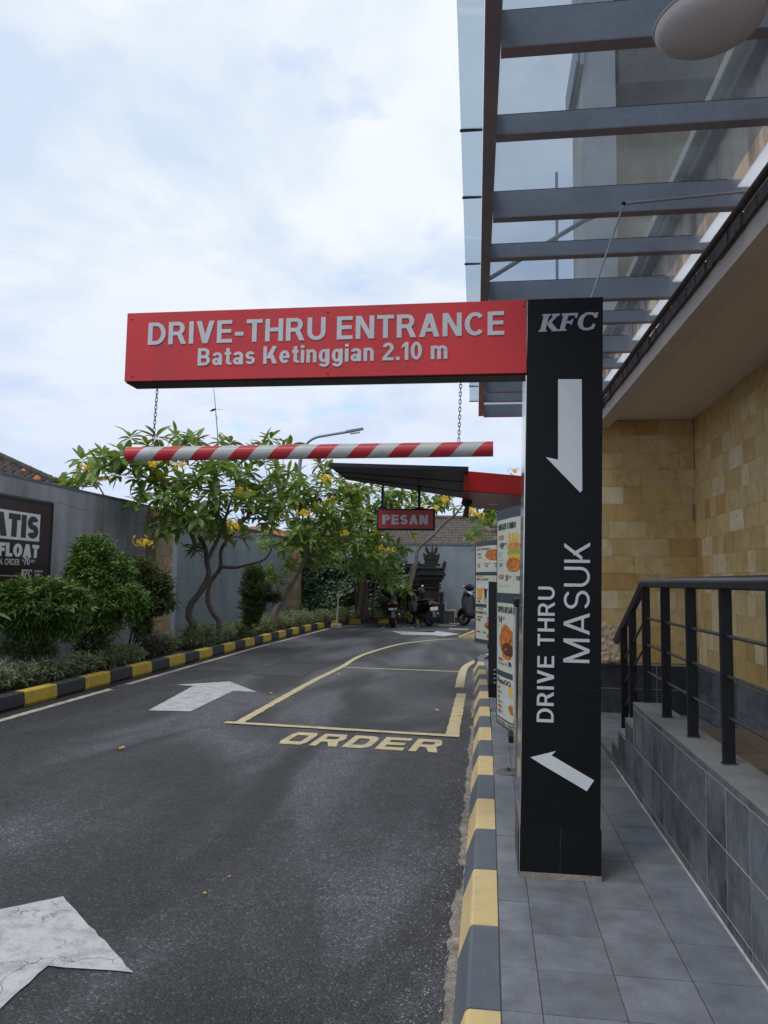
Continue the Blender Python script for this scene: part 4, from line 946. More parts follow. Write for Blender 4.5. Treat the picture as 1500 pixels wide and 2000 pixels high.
mb.add([(bx0 + .98, r_ * math.cos(q * PI / 14), r_ * math.sin(q * PI / 14)) for q in range(28)], [tuple(range(28))])
mb.add([(bx1 + .98, r_ * math.cos(q * PI / 14), r_ * math.sin(q * PI / 14)) for q in range(28)], [tuple(range(28))])
tube = mb.build('striped_tube', Mb, None)
tube.parent = bar; tube.location = (0, 0, 0); tube.matrix_parent_inverse = Matrix()
bar.location = (-.98, 3.95, 2.2); bar.rotation_euler = (0, math.radians(-.25), math.radians(-.6))
def chain(a, b, label):
    a, b = Vector(a), Vector(b); n = int((b - a).length / .0195); o = thing('hanging_chain', label, 'chain', a, group='chains holding the height bar'); d = (b - a) / n; dd = d.normalized()
    mb = MB()
    for i in range(n):
        c = a + d * (i + .5); u = Vector((1, 0, 0)) if i % 2 else Vector((0, 1, 0)); u = (u - dd * u.dot(dd)).normalized(); pts = []
        for k in range(9):
            q = 2 * PI * k / 8; pts.append(c + dd * (.0135 * math.cos(q)) + u * (.0065 * math.sin(q)))
        mb.tube(pts, .0021, 5, cap=False)
    mb.build('chain_links', 'chain', o); return o
chain((-1.79, 3.9, 2.556), (-1.825, 3.95, 2.235), 'thin steel chain holding the left end of the striped bar')
chain((-.145, 3.9, 2.556), (-.155, 3.95, 2.245), 'thin steel chain holding the striped bar end nearest the black pillar')

# steel cabinet and round plate just behind the pillar
cb = thing('steel_cabinet', 'upright polished steel cabinet with black top standing behind the sign pillar', 'cabinet', (.35, 5.5, .15))
MB().bevbox((.180, 5.38, .16), (.50, 5.78, 1.36), .008).build('cabinet_body', 'stainless', cb)
MB().bevbox((.178, 5.375, 1.362), (.503, 5.785, 1.415), .006).build('cabinet_top', 'black_metal', cb)
MB().box((.176, 5.44, .62), (.1795, 5.72, 1.28)).build('side_panel', 'letter_white', cb)
pl = thing('floor_base', 'round grey metal base plate with a bolt on the tiles beside the kerb', 'base plate', (.14, 5.78, .15))
MB().lathe([(.001, .0145), (.075, .0145), (.088, .011), (.092, 0.001)], 28, (.15, 5.79, .151)).build('disc', 'mud_grey', pl)
MB().lathe([(.001, .035), (.008, .035), (.012, .03), (.012, .022), (.02, .02), (.022, .0147)], 12, (.145, 5.79, .151)).build('bolt', 'black_metal', pl)

# ------------------------------------------------------------------ menu boards
def menu_board(name, label, pA, ang, W, z0, z1, rows, content):
    """bowed board: far edge at pA, running nearer and to the right along ang"""
    o = thing(name, label, 'menu board', (pA[0], pA[1], .15)); d = Vector((math.sin(ang), -math.cos(ang), 0)); nr = Vector((-d.y * -1, 0, 0)); nr = Vector((-math.cos(ang), -math.sin(ang), 0))
    A = Vector((pA[0], pA[1], 0)); bow = .035
    def pt(u, z, off=0.):
        s_ = u * W; bb = bow * (1 - (2 * u - 1) ** 2); return A + d * s_ + nr * (bb + off) + Vector((0, 0, z))
    K = 12; mb = MB(); front = []; back = []
    for i in range(K + 1): front.append((pt(i / K, z0), pt(i / K, z1))); back.append((pt(i / K, z0, -.09), pt(i / K, z1, -.09)))
    vs = [v for a in front for v in a] + [v for a in back for v in a]; B = 2 * (K + 1); fs = []
    for i in range(K):
        a = 2 * i; fs += [(a, a + 2, a + 3, a + 1), (B + a + 1, B + a + 3, B + a + 2, B + a), (a + 1, a + 3, B + a + 3, B + a + 1), (a + 2, a, B + a, B + a + 2)]
    fs += [(0, 1, B + 1, B), (2 * K + 1, 2 * K, B + 2 * K, B + 2 * K + 1)]
    mb.add(vs, fs); mb.build('board_frame', 'board_frame', o)
    MB().tube([pt(.5, .15, -.05), pt(.5, z0 + .3, -.05)], .045, 12).build('support_post', 'black_metal', o)
    MB().bevbox(tuple(pt(.5, z0 - .06, -.05) - Vector((.09, .09, 0))), tuple(pt(.5, z0 + .001, -.05) + Vector((.09, .09, 0))), .01).build('bracket', 'black_metal', o)
    for (za, zb, items) in rows:
        mb = MB(); u0, u1 = .045, .955; vs = []
        for i in range(K + 1):
            u = u0 + (u1 - u0) * i / K; vs += [pt(u, za, .003), pt(u, zb, .003)]
        mb.add(vs, [(2 * i, 2 * i + 2, 2 * i + 3, 2 * i + 1) for i in range(K)]); ps = mb.build('poster', 'poster', o)
        for it in items:
            kind = it[0]
            def mapv(u, v, off=.0055): return pt(u0 + (u1 - u0) * u, za + (zb - za) * v, off)
            if kind == 't':
                _, txt, u, v, w, h, m_, bd_ = it
                if all(c_ in 'ABCDEFGHIKLMNOPRSTUV10 ' for c_ in txt):
                    tot = 0; lay = []
                    for c_ in txt:
                        if c_ == ' ': tot += .34; continue
                        W_, pl_ = glyph(c_, .23); lay.append((tot, pl_)); tot += W_ + .13
                    tot -= .13; mbx = MB(); kk = 0
                    for x0_, pl_ in lay:
                        for p_ in pl_:
                            kk += 1; n_p = len(p_) // 2; P2 = [mapv(u + (x0_ + a) / tot * w, v + b * h, .0052 + .00025 * (kk % 5)) for a, b in p_]
                            if len(p_) > 8: mbx.add(P2, [(q_, q_ + 1, 2 * n_p - q_ - 2, 2 * n_p - q_ - 1) for q_ in range(n_p - 1)])
                            else: mbx.add(P2, [tuple(range(len(P2)))])
                    mbx.build('print', m_, ps); continue
                g, f = text_geo(txt, bd_); mbx = MB().add([mapv(u + a * w, v + b * h) for a, b in g], f); mbx.build('print', m_, ps)
            elif kind == 'r':
                _, u, v, w, h, m_ = it; MB().add([mapv(u, v, .0045), mapv(u + w, v, .0045), mapv(u + w, v + h, .0045), mapv(u, v + h, .0045)], [(0, 1, 2, 3)]).build('print', m_, ps)
            elif kind == 'b':   # blob
                _, u, v, w, h, m_, sd_, rg = it; r2 = random.Random(sd_); k = 22; P_ = []
                for i in range(k):
                    a = 2 * PI * i / k; q = 1 + rg * r2.uniform(-1, 1); P_.append(mapv(u + w * .5 * q * math.cos(a), v + h * .5 * q * math.sin(a), .005 + .0002 * (sd_ % 7)))
                MB().add(P_ + [mapv(u, v, .005 + .0002 * (sd_ % 7))], [(i, (i + 1) % k, k) for i in range(k)]).build('print', m_, ps)
            elif kind == 'q':
                _, P_, m_ = it; MB().add([mapv(a, b, .0048) for a, b in P_], [tuple(range(len(P_)))]).build('print', m_, ps)
    return o
def fries(u, v, w, h, n=9):
    out = []
    r2 = random.Random(5)
    for i in range(n):
        x = u + w * i / n; t_ = r2.uniform(-.02, .02); out.append(('q', [(x, v), (x + w / n * .8, v), (x + w / n * .8 + t_, v + h * r2.uniform(.7, 1)), (x + t_, v + h * r2.uniform(.7, 1))], 'fries'))
    return out
def chick(u, v, w, h, sd_=3): return [('b', u, v, w, h, 'fried', 3 + sd_, .10), ('b', u + w * .08, v - h * .22, w * .7, h * .4, 'char', 5 + sd_, .16), ('b', u - w * .1, v + h * .2, w * .45, h * .4, 'fried', 6 + sd_, .1)]
ad_ = []
r1 = (1.44, 2.03, [('t', 'BURGER COMBO', .05, .86, .50, .085, 'ink', .015), ('r', .06, .73, .16, .055, 'ink_red'), ('t', 'COLONEL', .07, .74, .14, .035, 'poster', .01), ('t', '49', .11, .60, .12, .09, 'ink', .03), ('t', '.090*', .235, .645, .09, .035, 'ink', .01), ('t', 'Rp', .06, .655, .04, .03, 'ink', .01),
    ('t', 'Colonel burger', .06, .545, .13, .022, 'ink_grey', 0), ('t', 'french fries', .06, .515, .11, .022, 'ink_grey', 0), ('t', 'float', .06, .485, .06, .022, 'ink_grey', 0), ('r', .06, .44, .17, .004, 'ink_grey'), ('t', '33.637', .07, .36, .13, .05, 'ink', .01),
    ('r', .06, .19, .16, .06, 'ink_red'), ('t', 'CRISPY', .075, .2, .13, .04, 'poster', .01), ('t', '37', .28, .165, .09, .075, 'ink', .03), ('t', '.727*', .375, .2, .07, .032, 'ink', .01), ('r', .50, .13, .004, .13, 'ink_grey'), ('t', '18', .56, .17, .07, .06, 'ink', .02), ('t', 'Harga belum termasuk pajak', .06, .09, .34, .018, 'ink_grey', 0)]
    + fries(.36, .66, .26, .16) + [('b', .50, .61, .34, .12, 'bun', 2, .03), ('b', .50, .535, .36, .05, 'lettuce', 4, .12), ('b', .50, .485, .32, .06, 'cheese', 5, .08), ('b', .49, .38, .36, .19, 'fried', 6, .07)])
r2_ = (.82, 1.36, [('t', 'SUPER BESAR', .03, .86, .44, .09, 'ink', .022), ('t', '14', .07, .70, .11, .11, 'ink', .035), ('t', '.545*', .185, .76, .08, .035, 'ink', .01), ('t', 'Rp', .03, .76, .035, .03, 'ink', .01), ('t', '1 Ayam goreng', .03, .66, .12, .02, 'ink_grey', 0), ('t', '1 Nasi', .03, .635, .06, .02, 'ink_grey', 0),
    ('t', 'Add-on', .06, .15, .15, .05, 'ink_red', .04), ('t', '1Pc. Chicken', .06, .095, .19, .035, 'ink', .01), ('t', '+', .275, .095, .05, .045, 'ink_red', .05), ('t', '10', .36, .095, .08, .07, 'ink', .02), ('r', .04, .03, .5, .003, 'ink_grey')] + chick(.32, .44, .46, .48, 1))
r3 = (.44, .76, [])
r3 = (.452, .775, [('t', 'PetoOO', .03, .83, .40, .12, 'ink', .03), ('r', .03, .955, .04, .02, 'ink_red'), ('t', 'Yang tidak terlupakan', .04, .80, .2, .018, 'ink_grey', 0), ('r', .04, .69, .08, .055, 'ink_red'), ('t', '19', .05, .57, .08, .075, 'ink', .01), ('t', '.091', .14, .61, .06, .03, 'ink', 0),
    ('r', .04, .46, .07, .055, 'ink_red'), ('t', '35', .05, .34, .08, .075, 'ink', .01), ('t', '.454', .14, .37, .06, .03, 'ink', 0), ('r', .04, .24, .12, .055, 'ink_red'), ('t', '78', .05, .10, .09, .085, 'ink', .01), ('t', '.182', .15, .14, .07, .03, 'ink', 0),
    ('b', .33, .44, .2, .18, 'letter_white', 2, .04), ('q', [(.38, .6), (.5, .6), (.52, .85), (.36, .85)], 'fries')] + chick(.5, .3, .26, .24, 2))
r4 = (.405, .438, [('t', 'BISA BELI TERPISAH', .03, .2, .6, .6, 'ink', .03)])
menu_board('menu_board', 'tall curved menu board showing BURGER COMBO beside the black sign pillar', (.066, 6.5), math.radians(19.5), .98, .385, 2.115, [r1, r2_, r3, r4], None)
b1 = (1.70, 2.14, [('t', 'KFC BUCKET', .05, .84, .46, .08, 'ink', .01), ('r', .05, .97, .2, .02, 'ink_red'), ('r', .06, .66, .13, .06, 'ink_red'), ('t', '161', .1, .53, .12, .07, 'ink', .02), ('r', .04, .40, .9, .003, 'ink_grey'),
    ('r', .05, .29, .12, .035, 'ink_red'), ('r', .3, .29, .2, .04, 'ink_red'), ('r', .6, .29, .24, .04, 'ink_red'), ('t', '95', .06, .19, .11, .06, 'ink', .02), ('t', '78', .33, .19, .11, .06, 'ink', .02), ('t', '66', .64, .19, .12, .06, 'ink', .02)] + chick(.6, .65, .5, .42, 3))
b2 = (1.16, 1.64, [('t', 'KFC FLOAT', .05, .82, .40, .09, 'ink', .01), ('r', .06, .95, .05, .04, 'ink_red'), ('r', .14, .95, .05, .04, 'ink_red'), ('r', .22, .95, .05, .04, 'ink_red'), ('q', [(.08, .22), (.24, .22), (.27, .58), (.05, .58)], 'juice'), ('q', [(.33, .22), (.50, .22), (.54, .58), (.30, .58)], 'cola'), ('b', .16, .6, .22, .13, 'letter_white', 2, .06), ('b', .42, .6, .24, .14, 'letter_white', 4, .06),
    ('r', .06, .16, .15, .04, 'ink_red'), ('r', .31, .16, .17, .04, 'ink_red'), ('t', '10', .07, .05, .1, .07, 'ink', .02), ('t', '19', .32, .05, .1, .07, 'ink', .02)])
b3 = (.57, 1.10, [('t', 'KOMEN SUPERS', .02, .80, .62, .08, 'ink', .02), ('r', .06, .93, .05, .05, 'ink_red'), ('r', .14, .93, .05, .05, 'ink_red'), ('r', .22, .93, .05, .05, 'ink_red'), ('r', .06, .67, .2, .05, 'ink_red'), ('t', '148', .03, .57, .16, .07, 'ink', .02), ('q', [(.42, .5), (.62, .5), (.62, .72), (.42, .72)], 'ink_red'), ('b', .52, .62, .15, .14, 'letter_white', 2, .03),
    ('r', .04, .2, .14, .05, 'ink_red'), ('t', '93', .26, .2, .12, .05, 'ink', .02), ('q', [(.5, .2), (.64, .2), (.64, .3), (.5, .3)], 'ink_red')] + chick(.48, .45, .34, .2, 1) + chick(.55, .12, .3, .16, 2))
menu_board('menu_board', 'further smaller looking menu board of chicken buckets left of the narrow black post', (-.235, 13.5), math.radians(28), 1.25, .50, 2.22, [b1, b2, b3], None)

# order point: narrow black post between the boards
op = thing('order_post', 'narrow black order post with slanted top between the two menu boards', 'post', (.05, 9.6, .15))
MB().prism([(0.0, 9.5, .15), (.30, 9.35, .15), (.30, 9.35, 1.51), (0.0, 9.5, 1.535)], (.05, .30, 0)).build('post_body', 'black_metal', op)
MB().prism([(-.025, 9.52, 1.16), (-.001, 9.52, 1.1), (-.001, 9.52, 1.44), (-.02, 9.52, 1.42)], (.03, .2, 0)).build('white_side_panel', 'letter_white', op)  # plain white panel on the post's left side, not a light source
MB().prism([(0.0, 9.494, .15), (.30, 9.344, .15), (.30, 9.344, .30), (0.0, 9.494, .30)], (0, .005, 0)).build('skirt', 'black_panel', op)
for k in range(4): MB().box((.06, 9.40, .33 + k * .05), (.16, 9.45, .337 + k * .05)).build('louvre', 'steel', op)

# order canopy with hanging PESAN sign
oc = thing('order_canopy', 'dark flat canopy with glossy red end reaching over the order lane', 'canopy', (.6, 11, 2.7))
zc = 2.85
c1 = Vector((-1.86, 8.75, zc)); c2 = Vector((-.24, 9.12, zc)); c3 = Vector((-.40, 12.2, zc)); c4 = Vector((-1.87, 9.95, zc))
MB().prism([c1, c2, c3, c4], (0, 0, .045)).build('canopy_slab', 'navy', oc)
for u in (.35, .7): # seams in the underside
    a = c1.lerp(c4, u); b = c2.lerp(c3, u); MB().tube([a - Vector((0, 0, .004)), b - Vector((0, 0, .004))], .006, 6).build('seam', 'black_metal', oc)
r1_ = atY(903, 962, 9.46); 
za, zb = 2.64, 2.885
ra = Vector((-.31, 9.46, za)); rb = Vector((1.1, 10.40, za)); rc = Vector((1.1, 13.0, za)); rd = Vector((-.37, 11.4, za))
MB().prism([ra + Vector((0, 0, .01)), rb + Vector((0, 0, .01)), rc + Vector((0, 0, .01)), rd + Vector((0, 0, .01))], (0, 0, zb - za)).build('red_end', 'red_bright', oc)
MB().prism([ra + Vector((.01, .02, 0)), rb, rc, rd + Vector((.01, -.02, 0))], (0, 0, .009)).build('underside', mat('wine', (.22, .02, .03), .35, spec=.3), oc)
lp = atZ(963, 985, za); MB().lathe([(.001, -.004), (.06, -.004), (.07, 0)], 20, (lp.x, lp.y, za)).build('downlight', 'letter_white', oc)
MB().box((.55, 10.9, .15), (.8, 11.2, 2.64)).build('column', 'black_metal', oc)
ps = thing('hanging_sign', 'small red sign reading PESAN hung below the dark order canopy', 'sign', atY(792, 1015, 10.5))
YS = 10.55
def SP(px, py): return atY(px, py, YS)
a = SP(736, 1035); b = SP(849, 1037); tp = SP(736, 993)
x0, x1, z0, z1 = a.x, b.x, a.z + .0, tp.z - .002
MB().bevbox((x0, YS, z0), (x1, YS + .12, z1), .012).build('sign_box', 'black_metal', ps)
MB().box((x0 + .022, YS - .006, z0 + .022), (x1 - .022, YS + .002, z1 - .022)).build('face_panel', 'red_sign', ps)
q0 = SP(747, 1024); q1 = SP(836, 1005)
letters('PESAN', (q0.x, YS - .0065, q0.z), (1, 0, 0), (0, 0, 1), q1.x - q0.x, .132, .26, 'letter', ps, FR, .003)
for px in (746, 818):
    t_ = SP(px, 990); MB().box((t_.x - .018, YS + .04, z1), (t_.x + .018, YS + .07, zc - .001)).build('hanger', 'black_metal', ps); MB().box((t_.x - .05, YS + .02, z1 - .003), (t_.x + .06, YS + .09, z1 + .025)).build('hanger_foot', 'black_metal', ps)
cc = thing('security_camera', 'small dark camera hanging under the red canopy corner', 'camera', atY(912, 985, 10.6))
p_ = atY(912, 985, 10.6); MB().lathe([(.06, .09), (.075, .03), (.06, -.02), (.001, -.03)], 16, tuple(p_)).build('mount', 'black_metal', cc)
MB().tube([p_ + Vector((0, 0, .2)), p_], .02, 8).build('stem', 'black_metal', cc)
MB().tube([p_ + Vector((0, 0, -.02)), p_ + Vector((-.01, -.01, -.10)), p_ + Vector((-.02, -.02, -.18))], [.025, .035, .045], 12).build('barrel', mat('camgrey', (.12, .09, .09), .5), cc)

# ------------------------------------------------------------------ left boundary wall, pillars, billboard
WX = -7.1
bw = thing('boundary_wall', 'long grey painted boundary wall behind the planting bed on the left', 'wall', (WX, 14, 0))
def wavytop(mb, x0, x1, y0, y1, z):
    pass
MB().box((WX - .15, 2, -.05), (WX, 16.0, 3.00)).build('wall', 'grey_wall', bw)
MB().box((WX - .15, 17.0, -.05), (WX - .04, 28.4, 3.00)).build('wall', 'blue_wall', bw)
mb = MB()
y = 2
while y < 28.3: mb.box((WX - .17, y, 3.0), (WX + .012 + random.uniform(-.006, .006), y + .75, 3.035 + random.uniform(-.008, .012))); y += .75
mb.build('coping', 'coping', bw)
# hairline crack under the coping
mb = MB(); z = 2.74; P_ = []
for i in range(40): P_.append((WX + .0015, 11.5 + i * .09, z)); z += random.uniform(-.02, .015)
mb.tube(P_, .0014, 4).build('crack', 'ink', bw)
def stone_pillar(x0, x1, y0, y1, H, label):
    o = thing('stone_pillar', label, 'pillar', ((x0 + x1) / 2, (y0 + y1) / 2, 0), group='sandstone pillars in the boundary wall')
    z = .0; k = 0
    while z < H:
        h = min(.2, H - z)
        sp = (y1 - y0) * (.4 if k % 2 else .62)
        for a, b in ((y0, y0 + sp), (y0 + sp, y1)):
            j = random.uniform(0, .008); piece('stone_block', 'sandpillar', (x0 + j, a + .003 - (j if a == y0 else 0), z + .002), (x1 + j, b - .003, z + h - .002), o)
        z += h; k += 1
    MB().bevbox((x0 - .03, y0 - .03, H), (x1 + .04, y1 + .03, H + .07), .01).build('cap', 'sandpillar', o)
    return o
pa = atX(303, 1230, -6.95).y; pb = atX(349, 1230, -6.95).y
stone_pillar(-7.3, -6.93, 15.35, 16.25, 2.95, 'sandstone block pillar between the dark wall poster and the twisted trunks')
stone_pillar(-7.3, -6.9, 26.9, 28.3, 3.2, 'further sandstone block pillar beside the dark vine hedge')
# wine red poster on the wall
bb = thing('wall_poster', 'dark maroon promotional poster board on the grey wall ending in FLOAT', 'poster', (WX + .05, 10, 1.5))
by1 = 11.60; by0 = 8.2; bz0, bz1 = 1.20, 2.72
MB().bevbox((WX, by0, bz0), (WX + .07, by1 + .06, bz1), .03).build('board_frame', 'black_metal', bb)
MB().box((WX + .071, by0 + .1, bz0 + .08), (WX + .076, by1 - .06, bz1 - .09)).build('poster_sheet', 'maroon', bb)
def LW(px, py): return atX(px, py, WX + .078)
UX, UZ = (0, 1, 0), (0, 0, 1)
def lword(txt, pR, pRtop, w, m_, bold=0., back=None, shear=0.):
    a = LW(*pR); h = LW(*pRtop).z - a.z; mbx = MB()
    if back: MB().add([(WX + .0785, a.y - w - .1, a.z - back), (WX + .0785, a.y + .035, a.z - back), (WX + .0785, a.y + .035, a.z + h + back), (WX + .0785, a.y - w - .1, a.z + h + back)], [(0, 1, 2, 3)]).build('print_ground', 'letter_white', bb)
    letters(txt, (WX + .0795, a.y - w, a.z), UX, UZ, w, h, .30, m_, bb, (1, 0, 0), .001, gap=.06)
lword('GRATIS', (74, 1053), (76, 1010), 1.88, 'ink', .075, .04)
lword('FLOAT', (75, 1090), (76, 1065), 1.02, 'letter_white', .06)
a = LW(68, 1104)
word(MB(), 'MIN. ORDER', (WX + .0805, LW(38, 1104).y - .62, LW(38, 1104).z), UX, UZ, .62, .095, .005).build('lettering', 'letter_white', bb)
word(MB(), 'Rp', (WX + .0805, LW(47, 1100).y - .06, LW(47, 1098).z), UX, UZ, .06, .05, .005).build('lettering', 'letter_white', bb)
word(MB(), '70', (WX + .0805, LW(57, 1104).y - .14, LW(57, 1104).z), UX, UZ, .14, .115, .02).build('lettering', 'letter_white', bb)
word(MB(), '.000*', (WX + .0805, LW(68, 1100).y - .13, LW(68, 1099).z), UX, UZ, .13, .045, .01).build('lettering', 'letter_white', bb)
word(MB(), 'Syarat dan Ketentuan berlaku', (WX + .0805, LW(35, 1127).y - .6, LW(35, 1127).z), UX, UZ, .6, .035, .005).build('lettering', 'letter_white', bb)
mb = MB(); q = LW(40, 1127); logo(mb, (WX + .0805, q.y, q.z), UX, UZ, .115); mb.build('logo', 'letter_white', bb)
word(MB(), 'JAGONYA', (WX + .0805, LW(66, 1119).y, LW(66, 1119).z), UX, UZ, .24, .045, .03, .3).build('lettering', 'letter_white', bb)
word(MB(), 'AYAM', (WX + .0805, LW(66, 1127).y, LW(66, 1126).z), UX, UZ, .16, .045, .03, .3).build('lettering', 'letter_white', bb)

# ------------------------------------------------------------------ left kerb and bed
lk = struct('left_kerb', MB().box((-5.6, -1, -.05), (-5.56, 24.6, .1)), 'concrete')
def kerb_along(P_, cols, first, parent, h=.15, w=.14, seg=.7):
    pts = smooth_path(P_, 10); d = [0]
    for a, b in zip(pts, pts[1:]): d.append(d[-1] + (b - a).length)
    def at(s):
        for i in range(len(pts) - 1):
            if d[i + 1] >= s: return pts[i].lerp(pts[i + 1], (s - d[i]) / max(1e-6, d[i + 1] - d[i]))
        return pts[-1]
    s = first; k = 0
    while s + .05 < d[-1]:
        s2 = min(s + seg, d[-1]); N_ = 3; L_ = []; 
        for i in range(N_ + 1):
            q = s + .004 + (s2 - s - .008) * i / N_; p = at(q); t = (at(q + .02) - at(q - .02) if q > .03 else at(q + .02) - p).normalized(); nn = Vector((-t.y, t.x, 0)); L_.append((p, nn))
        mb = MB(); vs = []
        hh = h + random.uniform(-.004, .004)
        for p, nn in L_:
            for (o_, z_) in ((.02, -.05), (0, .0), (.012, hh - .012), (.024, hh), (w, hh), (w, -.05)): vs.append((p.x + nn.x * o_, p.y + nn.y * o_, z_))
        n6 = 6; fs = [(n6 * i + j, n6 * (i + 1) + j, n6 * (i + 1) + (j + 1) % n6, n6 * i + (j + 1) % n6) for i in range(N_) for j in range(n6)] + [tuple(range(n6)), tuple(reversed(range(n6 * N_, n6 * N_ + n6)))]
        mb.add(vs, fs); mb.build('kerb_stone', cols[k % 2], parent); s = s2; k += 1
kpath = [(-5.45, 3.0), (-5.45, 10), (-5.45, 16), (-5.44, 21), (-5.38, 23.6), (-5.15, 25.6), (-4.75, 27.0), (-4.2, 27.7), (-3.4, 27.85), (-2.5, 27.85)]
kerb_along(kpath, ('kerb_yellow_far', 'kerb_black'), .03, lk, .15, .14, .70)
# soil of the bed, uneven
mb = MB(); nx, ny = 10, 60; vs = []
for j in range(ny + 1):
    for i in range(nx + 1):
        x = -7.12 + 1.56 * i / nx; y = 1 + 28.5 * j / ny; vs.append((x, y, .09 + .05 * noise.noise(Vector((x * 2, y * 2, 0)))))
mb.add(vs, [(j * (nx + 1) + i, j * (nx + 1) + i + 1, (j + 1) * (nx + 1) + i + 1, (j + 1) * (nx + 1) + i) for j in range(ny) for i in range(nx)], True)
mb.add([(-5.6, 24.2, .1), (-5.25, 25.5, .1), (-4.85, 27.0, .1), (-4.25, 27.85, .1), (-3.4, 28.0, .1), (-2.5, 28.0, .1), (-2.5, 30, .1), (-5.6, 30, .1)], [tuple(range(8))])
struct('planting_bed', mb, 'soil')
# drain covers by the white line
for (pxs, lab) in (([(262, 1340), (345, 1331), (372, 1343), (288, 1356)], 'square iron drain cover nearest the left kerb line'), ([(365, 1306), (410, 1303), (425, 1311), (378, 1315)], 'small dark drain cover left of the far arrow tip'), ([(468, 1315), (505, 1312), (505, 1320), (470, 1323)], 'drain cover right of the far white arrow')):
    pass
for (cx, cy, w, h, lab) in ((-4.72, 10.25, .75, .42, 'dark iron drain cover beside the painted line left of the white arrow'), (-4.55, 12.6, .6, .5, 'small iron drain cover beyond the white arrow near the left line'), (-3.35, 12.3, .7, .6, 'worn iron drain cover just past the tip of the middle arrow')):
    dc = thing('drain_cover', lab, 'drain cover', (cx, cy, 0), group='drain covers in the lane')
    MB().box((cx - w / 2 - .03, cy - h / 2 - .03, .001), (cx + w / 2 + .03, cy + h / 2 + .03, .005)).build('frame', 'mud_grey', dc)
    MB().box((cx - w / 2, cy - h / 2, .0055), (cx + w / 2, cy + h / 2, .011)).build('lid', 'iron', dc)
    MB().box((cx - .09, cy - .008, .0112), (cx - .03, cy + .008, .013)).box((cx + .03, cy - .008, .0112), (cx + .09, cy + .008, .013)).build('lifting_slot', 'ink', dc)

# ------------------------------------------------------------------ plants
def leaf_shape(L_, W_, fold=.25, droop=.25, segs=4):
    """pointed leaf along +x, folded on the midrib, drooping"""
    vs = []; 
    for i in range(segs + 1):
        t = i / segs; w = W_ * .5 * math.sin(PI * min(1, (t * .92 + .04))) ** .8 * (1.0 if t < .98 else .05); z = -droop * L_ * t * t
        vs += [(L_ * t, w, z + fold * w), (L_ * t, 0, z), (L_ * t, -w, z + fold * w)]
    fs = []
    for i in range(segs):
        a = 3 * i; fs += [(a, a + 1, a + 4, a + 3), (a + 1, a + 2, a + 5, a + 4)]
    return vs, fs
def put(mb, shape, mt): mb.add([mt @ Vector(v) for v in shape[0]], shape[1], False)
def frame(d, up=Vector((0, 0, 1)), roll=0.):
    d = d.normalized(); s_ = up.cross(d)
    if s_.length < 1e-3: s_ = Vector((1, 0, 0))
    s_.normalize(); u = d.cross(s_); mt = Matrix((d, s_, u)).transposed()
    return (mt @ Matrix.Rotation(roll, 3, 'X')).to_4x4()
LEAFS = [leaf_shape(.31, .115, .3, .22), leaf_shape(.28, .10, .35, .4), leaf_shape(.34, .12, .22, .12), leaf_shape(.22, .085, .3, .05)]
LM = []
for i, s_ in enumerate(LEAFS):
    for mm in ('leaf', 'leaf_old'):
        me = MB().add(*s_).mesh('leaf'); me.materials.append(M[mm]); LM.append(me)
FL = MB()
for k in range(5):
    a = 2 * PI * k / 5; FL.add([(0, 0, 0), (.022 * math.cos(a - .4), .022 * math.sin(a - .4), .010), (.038 * math.cos(a), .038 * math.sin(a), .006), (.022 * math.cos(a + .45), .022 * math.sin(a + .45), .014)], [(0, 1, 2, 3)])
FLG = (FL.v, FL.f)
